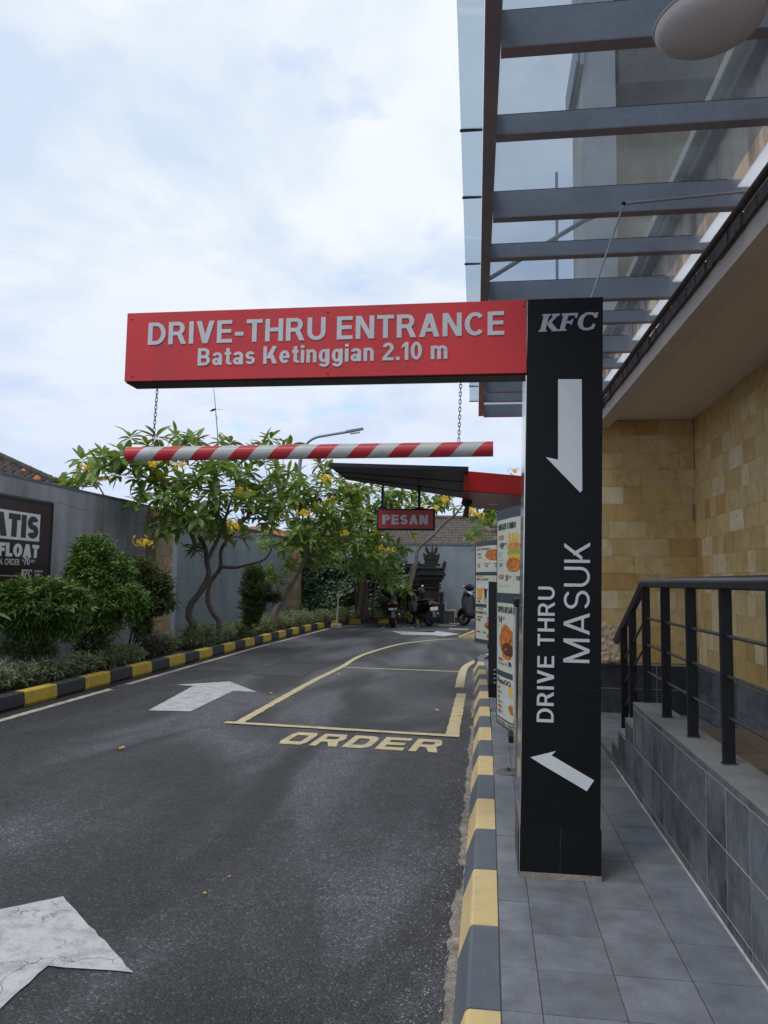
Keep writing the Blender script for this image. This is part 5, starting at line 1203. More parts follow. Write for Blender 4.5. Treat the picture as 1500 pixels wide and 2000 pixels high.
def frangipani(label, trunks, clusters, flowers=(), bark='bark', leaf_sc=1., seed=1, loc=None, nleaf=(10, 15), group='frangipani trees along the lane', redflowers=()):
    r = random.Random(seed); nodes = []; tmb = MB()
    root = thing('frangipani_tree', label, 'tree', loc or trunks[0][0][0], group=group)
    for pts, rad in trunks:
        pts = [Vector(p) for p in pts]; sp = smooth_path(pts, 5); k = len(sp); rads = []
        for i in range(k): t = i / (k - 1); rads.append(rad[0] * (1 - t) + rad[1] * t)
        rads = [q * (1 + .10 * noise.noise(p * 5)) for q, p in zip(rads, sp)]
        tmb.tube(sp, rads, 9); k0 = int(k * .35)
        for i in range(k0, k): nodes.append((sp[i], rads[i]))
    tmb.build('trunk', bark, root)
    bmb = MB(); tips = []
    order = sorted(clusters, key=lambda c: min((Vector(c) - n_[0]).length for n_ in nodes))
    for c in order:
        c = Vector(c); best = min(nodes, key=lambda n_: (c - n_[0]).length + (.6 if n_[0].z > c.z else 0) + (.25 if n_[1] < .012 else 0))
        p0, r0 = best; dv = c - p0
        mid = p0 + dv * .5 + Vector((r.uniform(-.08, .08), r.uniform(-.08, .08), -.05 * dv.length)); end = c
        path = smooth_path([p0, mid, end], 4); ra = min(r0 * .8, .022); rads = [ra * (1 - .45 * i / (len(path) - 1)) for i in range(len(path))]
        bmb.tube(path, rads, 6); 
        for i in range(2, len(path)): nodes.append((path[i], rads[i]))
        d = (end - path[-3]).normalized(); d = (d + Vector((r.uniform(-.4, .4), r.uniform(-.4, .4), .9))).normalized(); tips.append((c, d))
    bmb.build('branches', bark if bark != 'bark' else 'bark_pale', root)
    leaves = []
    for c, d in tips:
        n_ = r.randint(*nleaf); basem = frame(d); sc0 = r.uniform(.8, 1.15) * leaf_sc; old = r.random() < .12
        for i in range(n_):
            a = i * 2.4 + r.uniform(-.3, .3); el = math.radians(r.uniform(15, 50) + 75 * (1 - i / n_))
            loc_ = Vector((math.cos(el), math.sin(el) * math.cos(a), math.sin(el) * math.sin(a))); dd = (basem.to_3x3() @ loc_)
            dd = (dd + Vector((0, 0, -.18))).normalized()
            mt = Matrix.Translation(c - d * (.06 * (1 - i / n_)) + dd * .015) @ frame(dd, Vector((0, 0, 1)), r.uniform(-.5, .5)) @ Matrix.Scale(sc0 * r.uniform(.75, 1.1), 4)
            leaves.append((mt, r.randrange(4), old or r.random() < .04))
    leaves.sort(key=lambda q: (q[0].translation - CO).length); keep = set(); step = max(1, len(leaves) / 300.)
    inv = parent_inv(root)
    for i in range(min(300, len(leaves))):
        mt, s_, old = leaves[i]; o = bpy.data.objects.new('leaf', LM[2 * s_ + (1 if old else 0)]); COL.objects.link(o); o.parent = root; o.matrix_parent_inverse = inv; o.matrix_basis = mt
    rest = MB(); resto = MB()
    for mt, s_, old in leaves[300:]: put(resto if old else rest, LEAFS[s_], mt)
    if rest.v: rest.build('foliage', 'leaf', root, 'stuff')
    if resto.v: resto.build('old_foliage', 'leaf_old', root, 'stuff')
    for lst, mm in ((flowers, 'flower'), (redflowers, 'flower_red')):
        for c in lst:
            fm = MB()
            for i in range(16 if mm == 'flower' else 5):
                p = Vector(c) + Vector((r.gauss(0, .06), r.gauss(0, .05), r.gauss(0, .04))) * (leaf_sc if mm == 'flower' else .3); dd = (p - Vector(c) + Vector((r.uniform(-.3, .3) * .1, -.05, .01))).normalized()
                put(fm, FLG, Matrix.Translation(p) @ frame(dd).to_3x3().to_4x4() @ Matrix.Rotation(PI / 2, 4, 'Y') @ Matrix.Scale(1.15 * leaf_sc, 4))
            fm.build('flower_cluster', mm, root, 'stuff')
    return root
def scatter(ells, seed):
    """crown tips spread through ellipsoids: (px,py,rx,ry,n,Ymid,Yspread)"""
    r = random.Random(seed); out = []
    for (cx, cy, rx, ry, n_, Ym, Ys) in ells:
        for i in range(int(n_ * .92)):
            for _ in range(30):
                a, b = r.uniform(-1, 1), r.uniform(-1, 1)
                if a * a + b * b > 1: continue
                p = atY(cx + a * rx, cy + b * ry, Ym + r.uniform(-1, 1) * Ys)
                if all((p - q).length > .2 for q in out[-60:]): out.append(p); break
    return out
def TP(l, Y): return [atY(x, y, Y + (dy if len(rest_) else 0)) for (x, y, *rest_) in l for dy in [rest_[0] if rest_ else 0]]
# crop coordinates -> photo pixels
def cr2(l): return [(350 + x * .26667, 780 + y * .26667) for x, y in l]
YA = 15.2
tA1 = [(360, 1262), (366, 1238)] + cr2([(105, 1650), (72, 1590), (88, 1500), (155, 1410), (215, 1290), (205, 1200), (190, 1090), (135, 990), (70, 900)])
tA1b = cr2([(205, 1200), (240, 1110), (290, 1010), (330, 900), (380, 740), (430, 650)])
tA2 = [(429, 1250), (428, 1232)] + cr2([(290, 1620), (250, 1565), (212, 1480), (222, 1350), (300, 1235), (305, 1120), (345, 1040), (490, 870), (570, 790), (700, 690), (780, 640)])
tA2b = cr2([(345, 1040), (330, 950), (290, 850), (300, 700), (260, 540), (180, 465)])
tA2c = cr2([(305, 1225), (400, 1232), (470, 1220), (620, 1175), (680, 1090)])
tA1c = [(386, 1070), (350, 1000), (320, 960), (280, 930), (225, 905)]
clA = scatter([(205, 905, 50, 28, 11, 13.6, .5), (265, 890, 45, 40, 10, 14, .6), (345, 862, 45, 28, 10, 14.6, .5), (300, 960, 55, 42, 14, 14, .6), (370, 985, 55, 50, 18, 14.6, .7), (330, 1015, 60, 25, 8, 14.2, .5),
                (430, 950, 60, 55, 22, 15, .8), (500, 920, 50, 45, 18, 15.4, .8), (430, 862, 30, 12, 3, 15.5, .3), (530, 868, 60, 14, 7, 15.8, .3), (450, 1030, 60, 22, 8, 15, .6), (395, 1065, 30, 20, 3, 15, .3), (520, 985, 50, 35, 14, 15.6, .7), (375, 915, 80, 30, 12, 15, .8)], 21)
flA = [atY(x, y, Y_) for x, y, Y_ in ((184, 932, 13.2), (204, 932, 13.3), (168, 912, 13.4), (285, 1062, 13.7), (272, 1056, 13.7), (459, 1030, 14.4), (453, 1022, 14.5), (468, 960, 14.6), (480, 968, 14.6), (300, 905, 13.6), (348, 908, 14), (455, 912, 15))]
frangipani('frangipani tree with two twisted trunks and yellow flowers behind the sign chain', [([atY(x, y, YA) for x, y in tA1], (.085, .04)), ([atY(x, y, YA - .2) for x, y in tA1b], (.045, .02)), ([atY(x, y, 15.9) for x, y in tA2], (.07, .022)), ([atY(x, y, 15.7) for x, y in tA2b], (.035, .015)), ([atY(x, y, 15.8) for x, y in tA2c], (.04, .018)), ([atY(x, y, 14.6) for x, y in tA1c], (.04, .016))], clA, flA, 'bark', 1.05, 31)
YC = 20.5
tC = [(530, 1245), (537, 1200)] + cr2([(745, 1500), (800, 1400), (865, 1280), (930, 1170), (1000, 1110), (1045, 1010), (1100, 900)])
tCb = cr2([(925, 1170), (935, 1060), (985, 940), (1050, 860)])
tCc = cr2([(1045, 1010), (1130, 1000), (1230, 1040), (1300, 1060)])
tCd = cr2([(945, 790), (1000, 770), (1060, 790), (1130, 820)])
clC = scatter([(560, 970, 45, 50, 20, 20, .8), (620, 960, 50, 45, 22, 20.3, .9), (600, 1010, 60, 40, 20, 20, .9), (665, 1010, 50, 45, 22, 20.6, .9), (560, 1050, 55, 30, 13, 19.6, .7), (620, 1065, 50, 25, 12, 20, .6), (540, 1115, 28, 18, 5, 19.5, .4), (590, 1105, 35, 18, 5, 19.7, .4), (680, 960, 35, 30, 12, 21, .8), (640, 905, 20, 10, 3, 20.5, .4)], 22)
flC = [atY(x, y, Y_) for x, y, Y_ in ((597, 1002, 19.2), (590, 1000, 19.2), (641, 938, 19.5), (634, 930, 19.5), (638, 985, 19.6), (671, 1041, 19.6), (646, 978, 19.7), (500, 965, 19.5))]
frangipani('leaning pale barked frangipani tree in front of the second stone pillar', [([atY(x, y, YC) for x, y in tC], (.11, .03)), ([atY(x, y, YC + .2) for x, y in tCb], (.05, .025)), ([atY(x, y, YC - .2) for x, y in tCc], (.035, .02))], clC, flC, 'bark_pale', 1.12, 33, redflowers=[atY(576, 1035, 19.3), atY(580, 1088, 19.3)])
clD = scatter([(730, 975, 52, 35, 34, 25, 1), (700, 1040, 55, 40, 30, 24.5, 1), (640, 1060, 45, 40, 16, 25.5, .8), (790, 985, 50, 28, 18, 25.5, 1), (845, 975, 38, 14, 9, 26, .6), (700, 1090, 55, 30, 18, 24.6, .8), (760, 1060, 35, 35, 12, 25.3, .6), (770, 1120, 32, 22, 8, 25.5, .5)], 23)
tD = [(700, 1200), (708, 1150), (712, 1100), (730, 1040), (760, 990)]; tDb = [(712, 1100), (690, 1050), (680, 1000)]
frangipani('full leafy frangipani tree beside the hanging red sign at the lane corner', [([atY(x, y, 26.3) for x, y in tD], (.085, .03)), ([atY(x, y, 25.3) for x, y in tDb], (.05, .02))], clD, [atY(x, y, 24.2) for x, y in ((680, 947), (823, 990), (851, 992), (868, 972), (868, 978), (762, 1075), (745, 1085), (740, 1070))], 'bark', 1.25, 35, redflowers=[atY(679, 946, 24)])
tE = [(798, 1160), (802, 1136), (812, 1100), (817, 1072), (844, 1047), (870, 1020), (889, 1005), (905, 985)]; tEb = [(817, 1072), (808, 1050), (800, 1035), (790, 1040)]; tEc = [(802, 1136), (797, 1110)]
clE = scatter([(905, 985, 25, 12, 4, 27, .4), (800, 1042, 22, 8, 2, 27.5, .2), (800, 1145, 14, 8, 3, 27.2, .1), (870, 985, 18, 8, 3, 27, .2)], 24)
frangipani('slender bare stemmed frangipani tree forking above the black shrine', [([atY(x, y, 27.6) for x, y in tE], (.09, .035)), ([atY(x, y, 27.6) for x, y in tEb], (.035, .02))], clE, [], 'bark_pale', 1.2, 36)
clF = scatter([(975, 985, 40, 30, 16, 23, .8), (1000, 1040, 30, 40, 16, 22.5, .8), (945, 1020, 30, 30, 8, 22.3, .6), (955, 1070, 22, 20, 6, 21.5, .4), (930, 985, 25, 14, 4, 22.8, .4), (915, 1055, 12, 12, 2, 21.8, .2), (1010, 935, 25, 15, 3, 23.5, .4)], 25)
tF = [(1010, 1200), (1005, 1120), (1000, 1060), (985, 1010), (960, 985)]
frangipani('frangipani tree behind the menu boards spreading over the back wall', [([atY(x, y, 23) for x, y in tF], (.12, .03))], clF, [atY(x, y, 22) for x, y in ((932, 1060), (925, 1002), (915, 1000), (1003, 920), (1005, 932), (940, 1005))], 'bark_pale', 1.2, 37)
# small crown poking over the wall at the far left
clG = scatter([(135, 945, 30, 12, 7, 15.3, .4), (165, 935, 20, 12, 4, 15.3, .3), (120, 940, 15, 10, 2, 15.2, .2)], 26)
frangipani('low frangipani crown showing over the grey wall by the tiled roof', [([Vector((-7.6, 15.5, 0)), Vector((-7.65, 15.5, 1.6)), Vector((-7.9, 15.4, 2.9))], (.09, .04))], clG, [], 'bark', 1., 38)

# clipped and loose shrubs
SL = leaf_shape(.082, .024, .3, .35, 2); ML = leaf_shape(.05, .024, .2, .1, 2)
def shrub(name, label, cat, lobes, m_, n_, leaf, base, stem_top, seed, group=None, bark='bark_red', sprigs=True, stems=3, shell=.45, spread=.9):
    """lobes: (centre, (rx,ry,rz), weight): sprigs of small leaves fill each lobe near its skin"""
    r = random.Random(seed); o = thing(name, label, cat, base, group=group); mb = MB()
    tot = sum(l_[2] for l_ in lobes)
    for c, rr, w in lobes:
        c = Vector(c); k = int(n_ * w / tot)
        for i in range(k):
            d = Vector((r.gauss(0, 1), r.gauss(0, 1), r.gauss(0, 1))).normalized(); bump_ = 1 + .24 * noise.noise(d * 2.6 + c) + .12 * noise.noise(d * 7 + c)
            q = (shell + (1.04 - shell) * r.random() ** .45) * bump_ * (1.22 if r.random() < .04 else 1); p = c + Vector((d.x * rr[0], d.y * rr[1], d.z * rr[2])) * q
            sd_ = (Vector((d.x / rr[0], d.y / rr[1], d.z / rr[2])).normalized() + Vector((r.uniform(-.5, .5), r.uniform(-.5, .5), r.uniform(.1, .8)))).normalized()
            nl = 6 if sprigs else 1
            for j in range(nl):
                a = j * 2.4 + r.random(); el = math.radians(25 + 12 * (nl - j)); loc_ = Vector((math.cos(el), math.sin(el) * math.cos(a), math.sin(el) * math.sin(a))) * spread + Vector((1 - spread, 0, 0))
                dd = frame(sd_).to_3x3() @ loc_; put(mb, leaf, Matrix.Translation(p - sd_ * .014 * (nl - j)) @ frame(dd, Vector((0, 0, 1)), r.uniform(-.9, .9)) @ Matrix.Scale(r.uniform(.5, 1.35), 4))
    mb.build('foliage', m_, o, 'stuff')
    smb = MB(); base = Vector(base); st = Vector(stem_top)
    for i in range(stems):
        e_ = st + Vector((r.uniform(-.18, .18), r.uniform(-.18, .18), r.uniform(-.1, .1))); b0 = base + Vector((r.uniform(-.06, .06), r.uniform(-.06, .06), 0)); smb.tube(smooth_path([b0, b0.lerp(e_, .5) + Vector((r.uniform(-.06, .06), r.uniform(-.06, .06), 0)), e_], 4), [.022 - .0012 * t_ for t_ in range(9)], 6)
    for c, rr, w in lobes:
        for i in range(5):
            e_ = Vector(c) + Vector((r.uniform(-.6, .6) * rr[0], r.uniform(-.6, .6) * rr[1], r.uniform(-.6, .6) * rr[2])); smb.tube([st, st.lerp(e_, .5) + Vector((0, 0, .03)), e_], [.014, .01, .006], 5)
    smb.build('stems', bark, o); return o
def lobe(px, py, Y, rpx, rpy, w=1.): 
    c = atY(px, py, Y); k = Y / 1500 / math.cos(YAW) * 1.0; return (c, (rpx * k, rpx * k * .85, rpy * k), w)
shrub('shrub', 'bright green round shrub in front of the dark wall poster', 'shrub', [lobe(75, 1175, 9.9, 82, 46, 1.5), lobe(140, 1180, 10.1, 44, 45, .8), lobe(60, 1210, 10, 70, 40, .9), lobe(30, 1165, 9.7, 50, 35, .6), lobe(95, 1148, 9.8, 34, 20, .4), lobe(60, 1262, 10.3, 62, 30, .25), lobe(130, 1225, 10.2, 34, 30, .25)], 'bush', 3900, SL, (-6.35, 10, .1), atY(75, 1215, 10), 41, 'shrubs along the left bed', shell=.35)
shrub('shrub', 'tallest dark green shrub beside the poster with a rounded top', 'shrub', [lobe(183, 1078, 11.3, 42, 36, .9), lobe(200, 1115, 11.4, 66, 42, 1.3), lobe(215, 1165, 11.4, 72, 42, 1.4), lobe(150, 1130, 11.2, 30, 40, .5), lobe(190, 1210, 11.4, 54, 34, .6), lobe(262, 1180, 11.5, 28, 34, .5), lobe(180, 1255, 11.6, 44, 30, .2)], 'bush', 5200, SL, (-6.3, 11.5, .1), atY(200, 1220, 11.4), 42, 'shrubs along the left bed', shell=.35)
shrub('shrub', 'sparser olive shrub in front of the first stone pillar', 'shrub', [lobe(270, 1110, 12.6, 36, 28, .8), lobe(300, 1140, 12.7, 40, 34, 1.), lobe(310, 1175, 12.7, 38, 26, .8), lobe(265, 1150, 12.6, 28, 40, .6), lobe(275, 1215, 12.7, 30, 30, .4)], 'bush_dark', 1700, SL, (-6.3, 12.9, .1), atY(280, 1205, 12.7), 43, 'shrubs along the left bed', shell=.3)
shrub('shrub', 'bushy dark topiary shrub between the twisted trunks and the leaning tree', 'shrub', [lobe(497, 1120, 17.6, 26, 20, .6), lobe(500, 1150, 17.6, 34, 24, 1.), lobe(495, 1180, 17.6, 30, 24, .7), lobe(535, 1165, 17.8, 22, 14, .4), lobe(490, 1205, 17.6, 22, 20, .5)], 'bush_dark', 2600, ML, (-6.2, 17.8, .1), atY(492, 1215, 17.6), 44, 'shrubs along the left bed', shell=.3)
# low border plants, each clump its own
VL = leaf_shape(.085, .02, .25, .3, 2)
r = random.Random(50); names_ = ['first', 'second']; y = 7.2; ci = 0
desc = {0: 'pale green tufted border plant at the left picture edge behind the kerb', 1: 'thin dim border plant under the left half of the bright round shrub', 2: 'dim border plant under the right end of the bright round shrub', 3: 'sparse border plant in shade below the tallest shrub', 4: 'loose border plant between the tallest shrub and the olive shrub', 5: 'dark reddish border plant at the foot of the first pillar', 6: 'border plant close to the wall right of the first pillar',
        7: 'pale border plant at the foot of the left twisted trunk', 8: 'pale border plant at the foot of the right twisted trunk', 9: 'border plant left of the dark topiary shrub', 10: 'border plant right of the topiary shrub stem', 11: 'border plant at the foot of the leaning tree', 12: 'border plant just left of the second stone pillar', 13: 'border plant under the second stone pillar', 14: 'border plant left of the pole in its concrete block',
        15: 'border plant behind the pole in its concrete block', 16: 'border plant left of the dracaena trunks', 17: 'border plant right below the dracaena trunks', 18: 'border plant left of the left motorbike', 19: 'border plant between the two rear motorbikes'}
spots = [(-5.9, 7.6, .42, 'verge'), (-5.95, 8.7, .34, 'verge'), (-5.95, 9.7, .3, 'verge'), (-5.95, 10.8, .28, 'verge'), (-5.9, 12.0, .34, 'verge'), (-6.0, 13.4, .4, 'verge_dark'), (-6.2, 14.4, .36, 'verge'), (-5.95, 15.6, .5, 'verge'), (-5.95, 16.8, .42, 'verge'), (-5.9, 18.1, .42, 'verge'), (-5.9, 19.5, .45, 'verge'), (-5.9, 20.9, .48, 'verge'), (-5.85, 22.3, .5, 'verge'), (-5.8, 23.7, .48, 'verge'), (-5.5, 25.2, .45, 'verge'), (-5.1, 26.7, .45, 'verge'), (-4.6, 28.0, .45, 'verge'), (-3.95, 28.35, .45, 'verge'), (-3.3, 28.4, .42, 'verge'), (-2.85, 28.4, .45, 'verge')]
for i, (x, y, s_, mm) in enumerate(spots):
    lb = desc.get(i, 'low pale green border plant in the row behind the yellow and black kerb')
    rx = s_ * (.85 if i > 6 else .7)
    shrub('border_plant', lb, 'plant', [(Vector((x, y, .12 + s_ * .45)), (rx * .8, .75, s_ * .55), 1), (Vector((x - .25, y + .3, .12 + s_ * .4)), (rx * .7, .5, s_ * .5), .6)], mm, (650 if i == 0 else 300) if i < 7 else 700, VL, (x, y, .09), (x, y, .3), 60 + i, 'border plants behind the left kerb', 'bark', stems=3, shell=.3, spread=1.)
# broad leafed plant cut by the left edge
bp_ = thing('broad_leaf_plant', 'broad pale leaves poking in at the left picture edge above the shrub', 'plant', atY(-40, 1220, 8.9))
BLs = leaf_shape(.52, .14, .15, .35, 6)
for k, (p, d, s_) in enumerate([(atY(-45, 1195, 8.8), Vector((1, -.1, .15)), 1.0), (atY(-40, 1180, 8.8), Vector((.6, -.2, .8)), .9), (atY(-50, 1170, 8.9), Vector((.9, .1, .5)), .8), (atY(-60, 1200, 8.8), Vector((1, .2, -.05)), .9)]):
    mb = MB(); put(mb, BLs, Matrix.Translation(p) @ frame(d) @ Matrix.Scale(s_ * .95, 4)); mb.build('leaf', 'strap', bp_)
MB().tube([atY(-60, 1340, 8.9), atY(-50, 1190, 8.9)], [.03, .02], 7).build('stem', 'bark', bp_)
# vine hedge in the far left corner
r = random.Random(70); vh = thing('vine_hedge', 'tall dark green vine covered hedge beyond the second stone pillar', 'hedge', (-5.9, 28.5, 0)); mb = MB(); HL = leaf_shape(.15, .13, .15, .35, 3)
ax0, ax1 = atY(588, 1150, 28.2).x, atY(790, 1150, 28.2).x
for i in range(13000):
    u = r.random(); x = ax0 + (ax1 - ax0) * u; zt = 3.9 - 1.5 * u ** 2.4; z = .1 + (zt - .1) * r.random(); y = 28.1 + .35 * noise.noise(Vector((x * 1.2, z * 1.2, 5))) + (r.random() ** 2) * .7 + .5 * max(0, z - zt + .5)
    d = Vector((r.uniform(-.7, .7), -1 + r.uniform(-.3, .6), -.9 + r.uniform(-.3, .6))).normalized(); put(mb, HL, Matrix.Translation((x, y, z)) @ frame(d, Vector((0, -1, .4)), r.uniform(-.4, .4)) @ Matrix.Scale(r.uniform(.6, 1.2), 4))
mb.build('foliage', 'vine', vh, 'stuff')
smb = MB()
for i in range(26): x = ax0 + (ax1 - ax0) * r.random(); smb.tube([(x, 28.8, .05), (x + r.uniform(-.2, .2), 28.7, 1.2), (x + r.uniform(-.4, .4), 28.6, 2.3)], [.03, .02, .012], 6)
smb.build('stems', 'bark', vh)
# dracaena with strap leaves and grouped trunks
dr = thing('dracaena_plant', 'strap leaved dracaena with brown trunks beside the parked motorbikes', 'plant', atY(705, 1200, 27.2)); mb = MB(); tb = MB()
ST = leaf_shape(.7, .035, .2, .55, 6)
for (px, py, n_, s_) in ((712, 1100, 95, 1.), (722, 1115, 70, .95), (700, 1112, 60, .9), (728, 1095, 45, .8)):
    c = atY(px, py, 26.9)
    for i in range(n_):
        a = r.random() * 2 * PI; el = r.uniform(-.2, 1.3); d = Vector((math.cos(a) * math.cos(el), math.sin(a) * math.cos(el), math.sin(el))); put(mb, ST, Matrix.Translation(c) @ frame(d) @ Matrix.Scale(s_ * r.uniform(.7, 1.15), 4))
for (a, b, rr) in (((703, 1205), (700, 1115), .10), ((714, 1205), (712, 1100), .09), ((697, 1200), (690, 1130), .06), ((725, 1200), (735, 1110), .04)): tb.tube([atY(*a, 27.1), atY((a[0] + b[0]) / 2 + 2, (a[1] + b[1]) / 2, 27.0), atY(*b, 26.9)], [rr, rr * .85, rr * .6], 9)
mb.build('foliage', 'strap', dr, 'stuff'); tb.build('trunk', 'bark', dr)

# ------------------------------------------------------------------ back wall, shrine, steps
bk = thing('back_wall', 'blue grey boundary wall closing the lane behind the shrine', 'wall', (0, 30.2, 0))
MB().box((-6.5, 30.2, -.05), (9, 30.4, 2.97)).build('wall', 'blue_wall', bk); MB().box((-6.5, 30.17, 2.97), (9, 30.43, 3.02)).build('coping', 'coping', bk)
lw = thing('lava_stone_wall', 'low black volcanic stone wall behind the two rear parked motorbikes', 'wall', (-3.3, 29.3, 0))
z = 0; k = 0
while z < 2.0:
    x = -4.6 - (.2 if k % 2 else 0)
    while x < -2.35:
        x1 = min(x + .42, -2.32); piece('stone_block', 'lava_wall', (x + .005, 29.3 + random.uniform(-.02, .02), z + .004), (x1 - .005, 29.6, z + .196), lw); x += .42
    z += .2; k += 1
MB().bevbox((-4.65, 29.25, 2.0), (-2.3, 29.65, 2.1), .02).build('cap', 'lava', lw)
sh = thing('stone_shrine', 'carved black Balinese stone shrine with spiked tiers before the blue wall', 'shrine', (-2.25, 29.2, 0))
cx = atY(842, 1150, 29.1).x; Ysh = 29.1
def tier(x, w, d, z0, z1, name='tier', bev=.02): return MB().bevbox((x - w / 2, Ysh - d / 2, z0), (x + w / 2, Ysh + d / 2, z1), bev).build(name, 'lava', sh)
tiers = [(1.0, 0, .22), (.86, .22, .34), (.72, .34, .52), (.80, .52, .58), (.6, .58, 1.25), (.72, 1.25, 1.34), (.62, 1.34, 1.5), (.78, 1.5, 1.6), (.92, 1.6, 1.74), (1.06, 1.74, 1.86), (.96, 1.86, 1.98), (1.04, 1.98, 2.06), (.66, 2.06, 2.2), (.5, 2.2, 2.34), (.56, 2.34, 2.4), (.4, 2.4, 2.55), (.3, 2.55, 2.64)]
for w, a, b in tiers: tier(cx, w, w * .8, a + .002, b)
for (w, z, h) in ((.92, 1.74, .16), (1.04, 2.06, .26), (.5, 2.4, .2), (.8, .58, .18), (.34, 2.64, .22)):
    for sx_ in (-1, 1):
        for sy_ in (-1, 1):
            p = Vector((cx + sx_ * w * .45, Ysh + sy_ * w * .34, z)); MB().tube([p, p + Vector((sx_ * .015, 0, h * .45)), p + Vector((sx_ * .05, 0, h * .8)), p + Vector((sx_ * .03, 0, h))], [.05, .06, .035, .01], 6).build('carved_spike', 'lava', sh)
for k in range(7):
    x = cx - .36 + .12 * k; MB().sphere((x, Ysh - .4, 1.80), .045, 8, 6).build('carved_knob', 'lava', sh)
    MB().sphere((x, Ysh - .3, 1.42), .035, 8, 6).build('carved_knob', 'lava', sh)
for k in range(3): MB().tube([(cx + (-.16, .02, .16)[k], Ysh + .1, 2.6), (cx + (-.16, .02, .16)[k], Ysh + .1, (2.78, 2.96, 2.72)[k])], [.05, .012], 6).build('carved_spike', 'lava', sh)
for sx_ in (-1, 1): MB().bevbox((cx + sx_ * .42 - .07, Ysh - .5, 0), (cx + sx_ * .42 + .07, Ysh - .3, 1.0), .02).build('side_post', 'lava', sh); MB().sphere((cx + sx_ * .42, Ysh - .4, 1.07), .09, 10, 8, (1, 1, 1.2)).build('post_finial', 'lava', sh)
of = thing('offering', 'small pale offering lying on the shrine ledge', 'offering', (cx + .3, Ysh - .3, 2.06)); MB().bevbox((cx + .2, Ysh - .4, 2.062), (cx + .36, Ysh - .25, 2.09), .01).build('offering_tray', 'step_top', of)
stp = thing('corner_steps', 'three grey steps with pale treads descending right beside the shrine', 'steps', (-1.6, 29, 0))
sx0 = atY(850, 1200, 28.9).x; wd = [.36, .34, .40]; zs = [.70, .44, .22]; x = sx0
for w, z in zip(wd, zs):
    MB().box((x, 28.8, -.02), (x + w - .003, 29.9, z)).build('step_block', 'step_grey', stp); MB().box((x - .015, 28.77, z), (x + w + .02, 29.9, z + .045)).build('tread', 'step_top', stp)
    MB().box((x + w - .002, 28.79, -.02), (x + w + .015, 29.9, z - .001)).build('riser', 'step_top', stp); x += w + .02

# ------------------------------------------------------------------ motorbikes
def wheel(o, y, r_=.29, tw=.055, rim='bike_dark'):
    w = MB().lathe([(r_ - .06, -tw * .7), (r_ - .02, -tw), (r_, -tw * .45), (r_, tw * .45), (r_ - .02, tw), (r_ - .06, tw * .7)], 28, (0, y, r_), 'x').build('wheel', 'tyre', o)
    mb = MB().lathe([(r_ - .06, -tw * .7), (r_ - .09, -tw * .5), (r_ - .09, tw * .5), (r_ - .06, tw * .7)], 28, (0, y, r_), 'x')
    for k in range(5):
        a = 2 * PI * k / 5; mb.tube([(0, y + .03 * math.cos(a), r_ + .03 * math.sin(a)), (0, y + (r_ - .08) * math.cos(a), r_ + (r_ - .08) * math.sin(a))], .014, 5)
    mb.lathe([(.001, -.05), (.045, -.05), (.045, .05), (.001, .05)], 12, (0, y, r_), 'x'); mb.build('rim', rim, w); return w
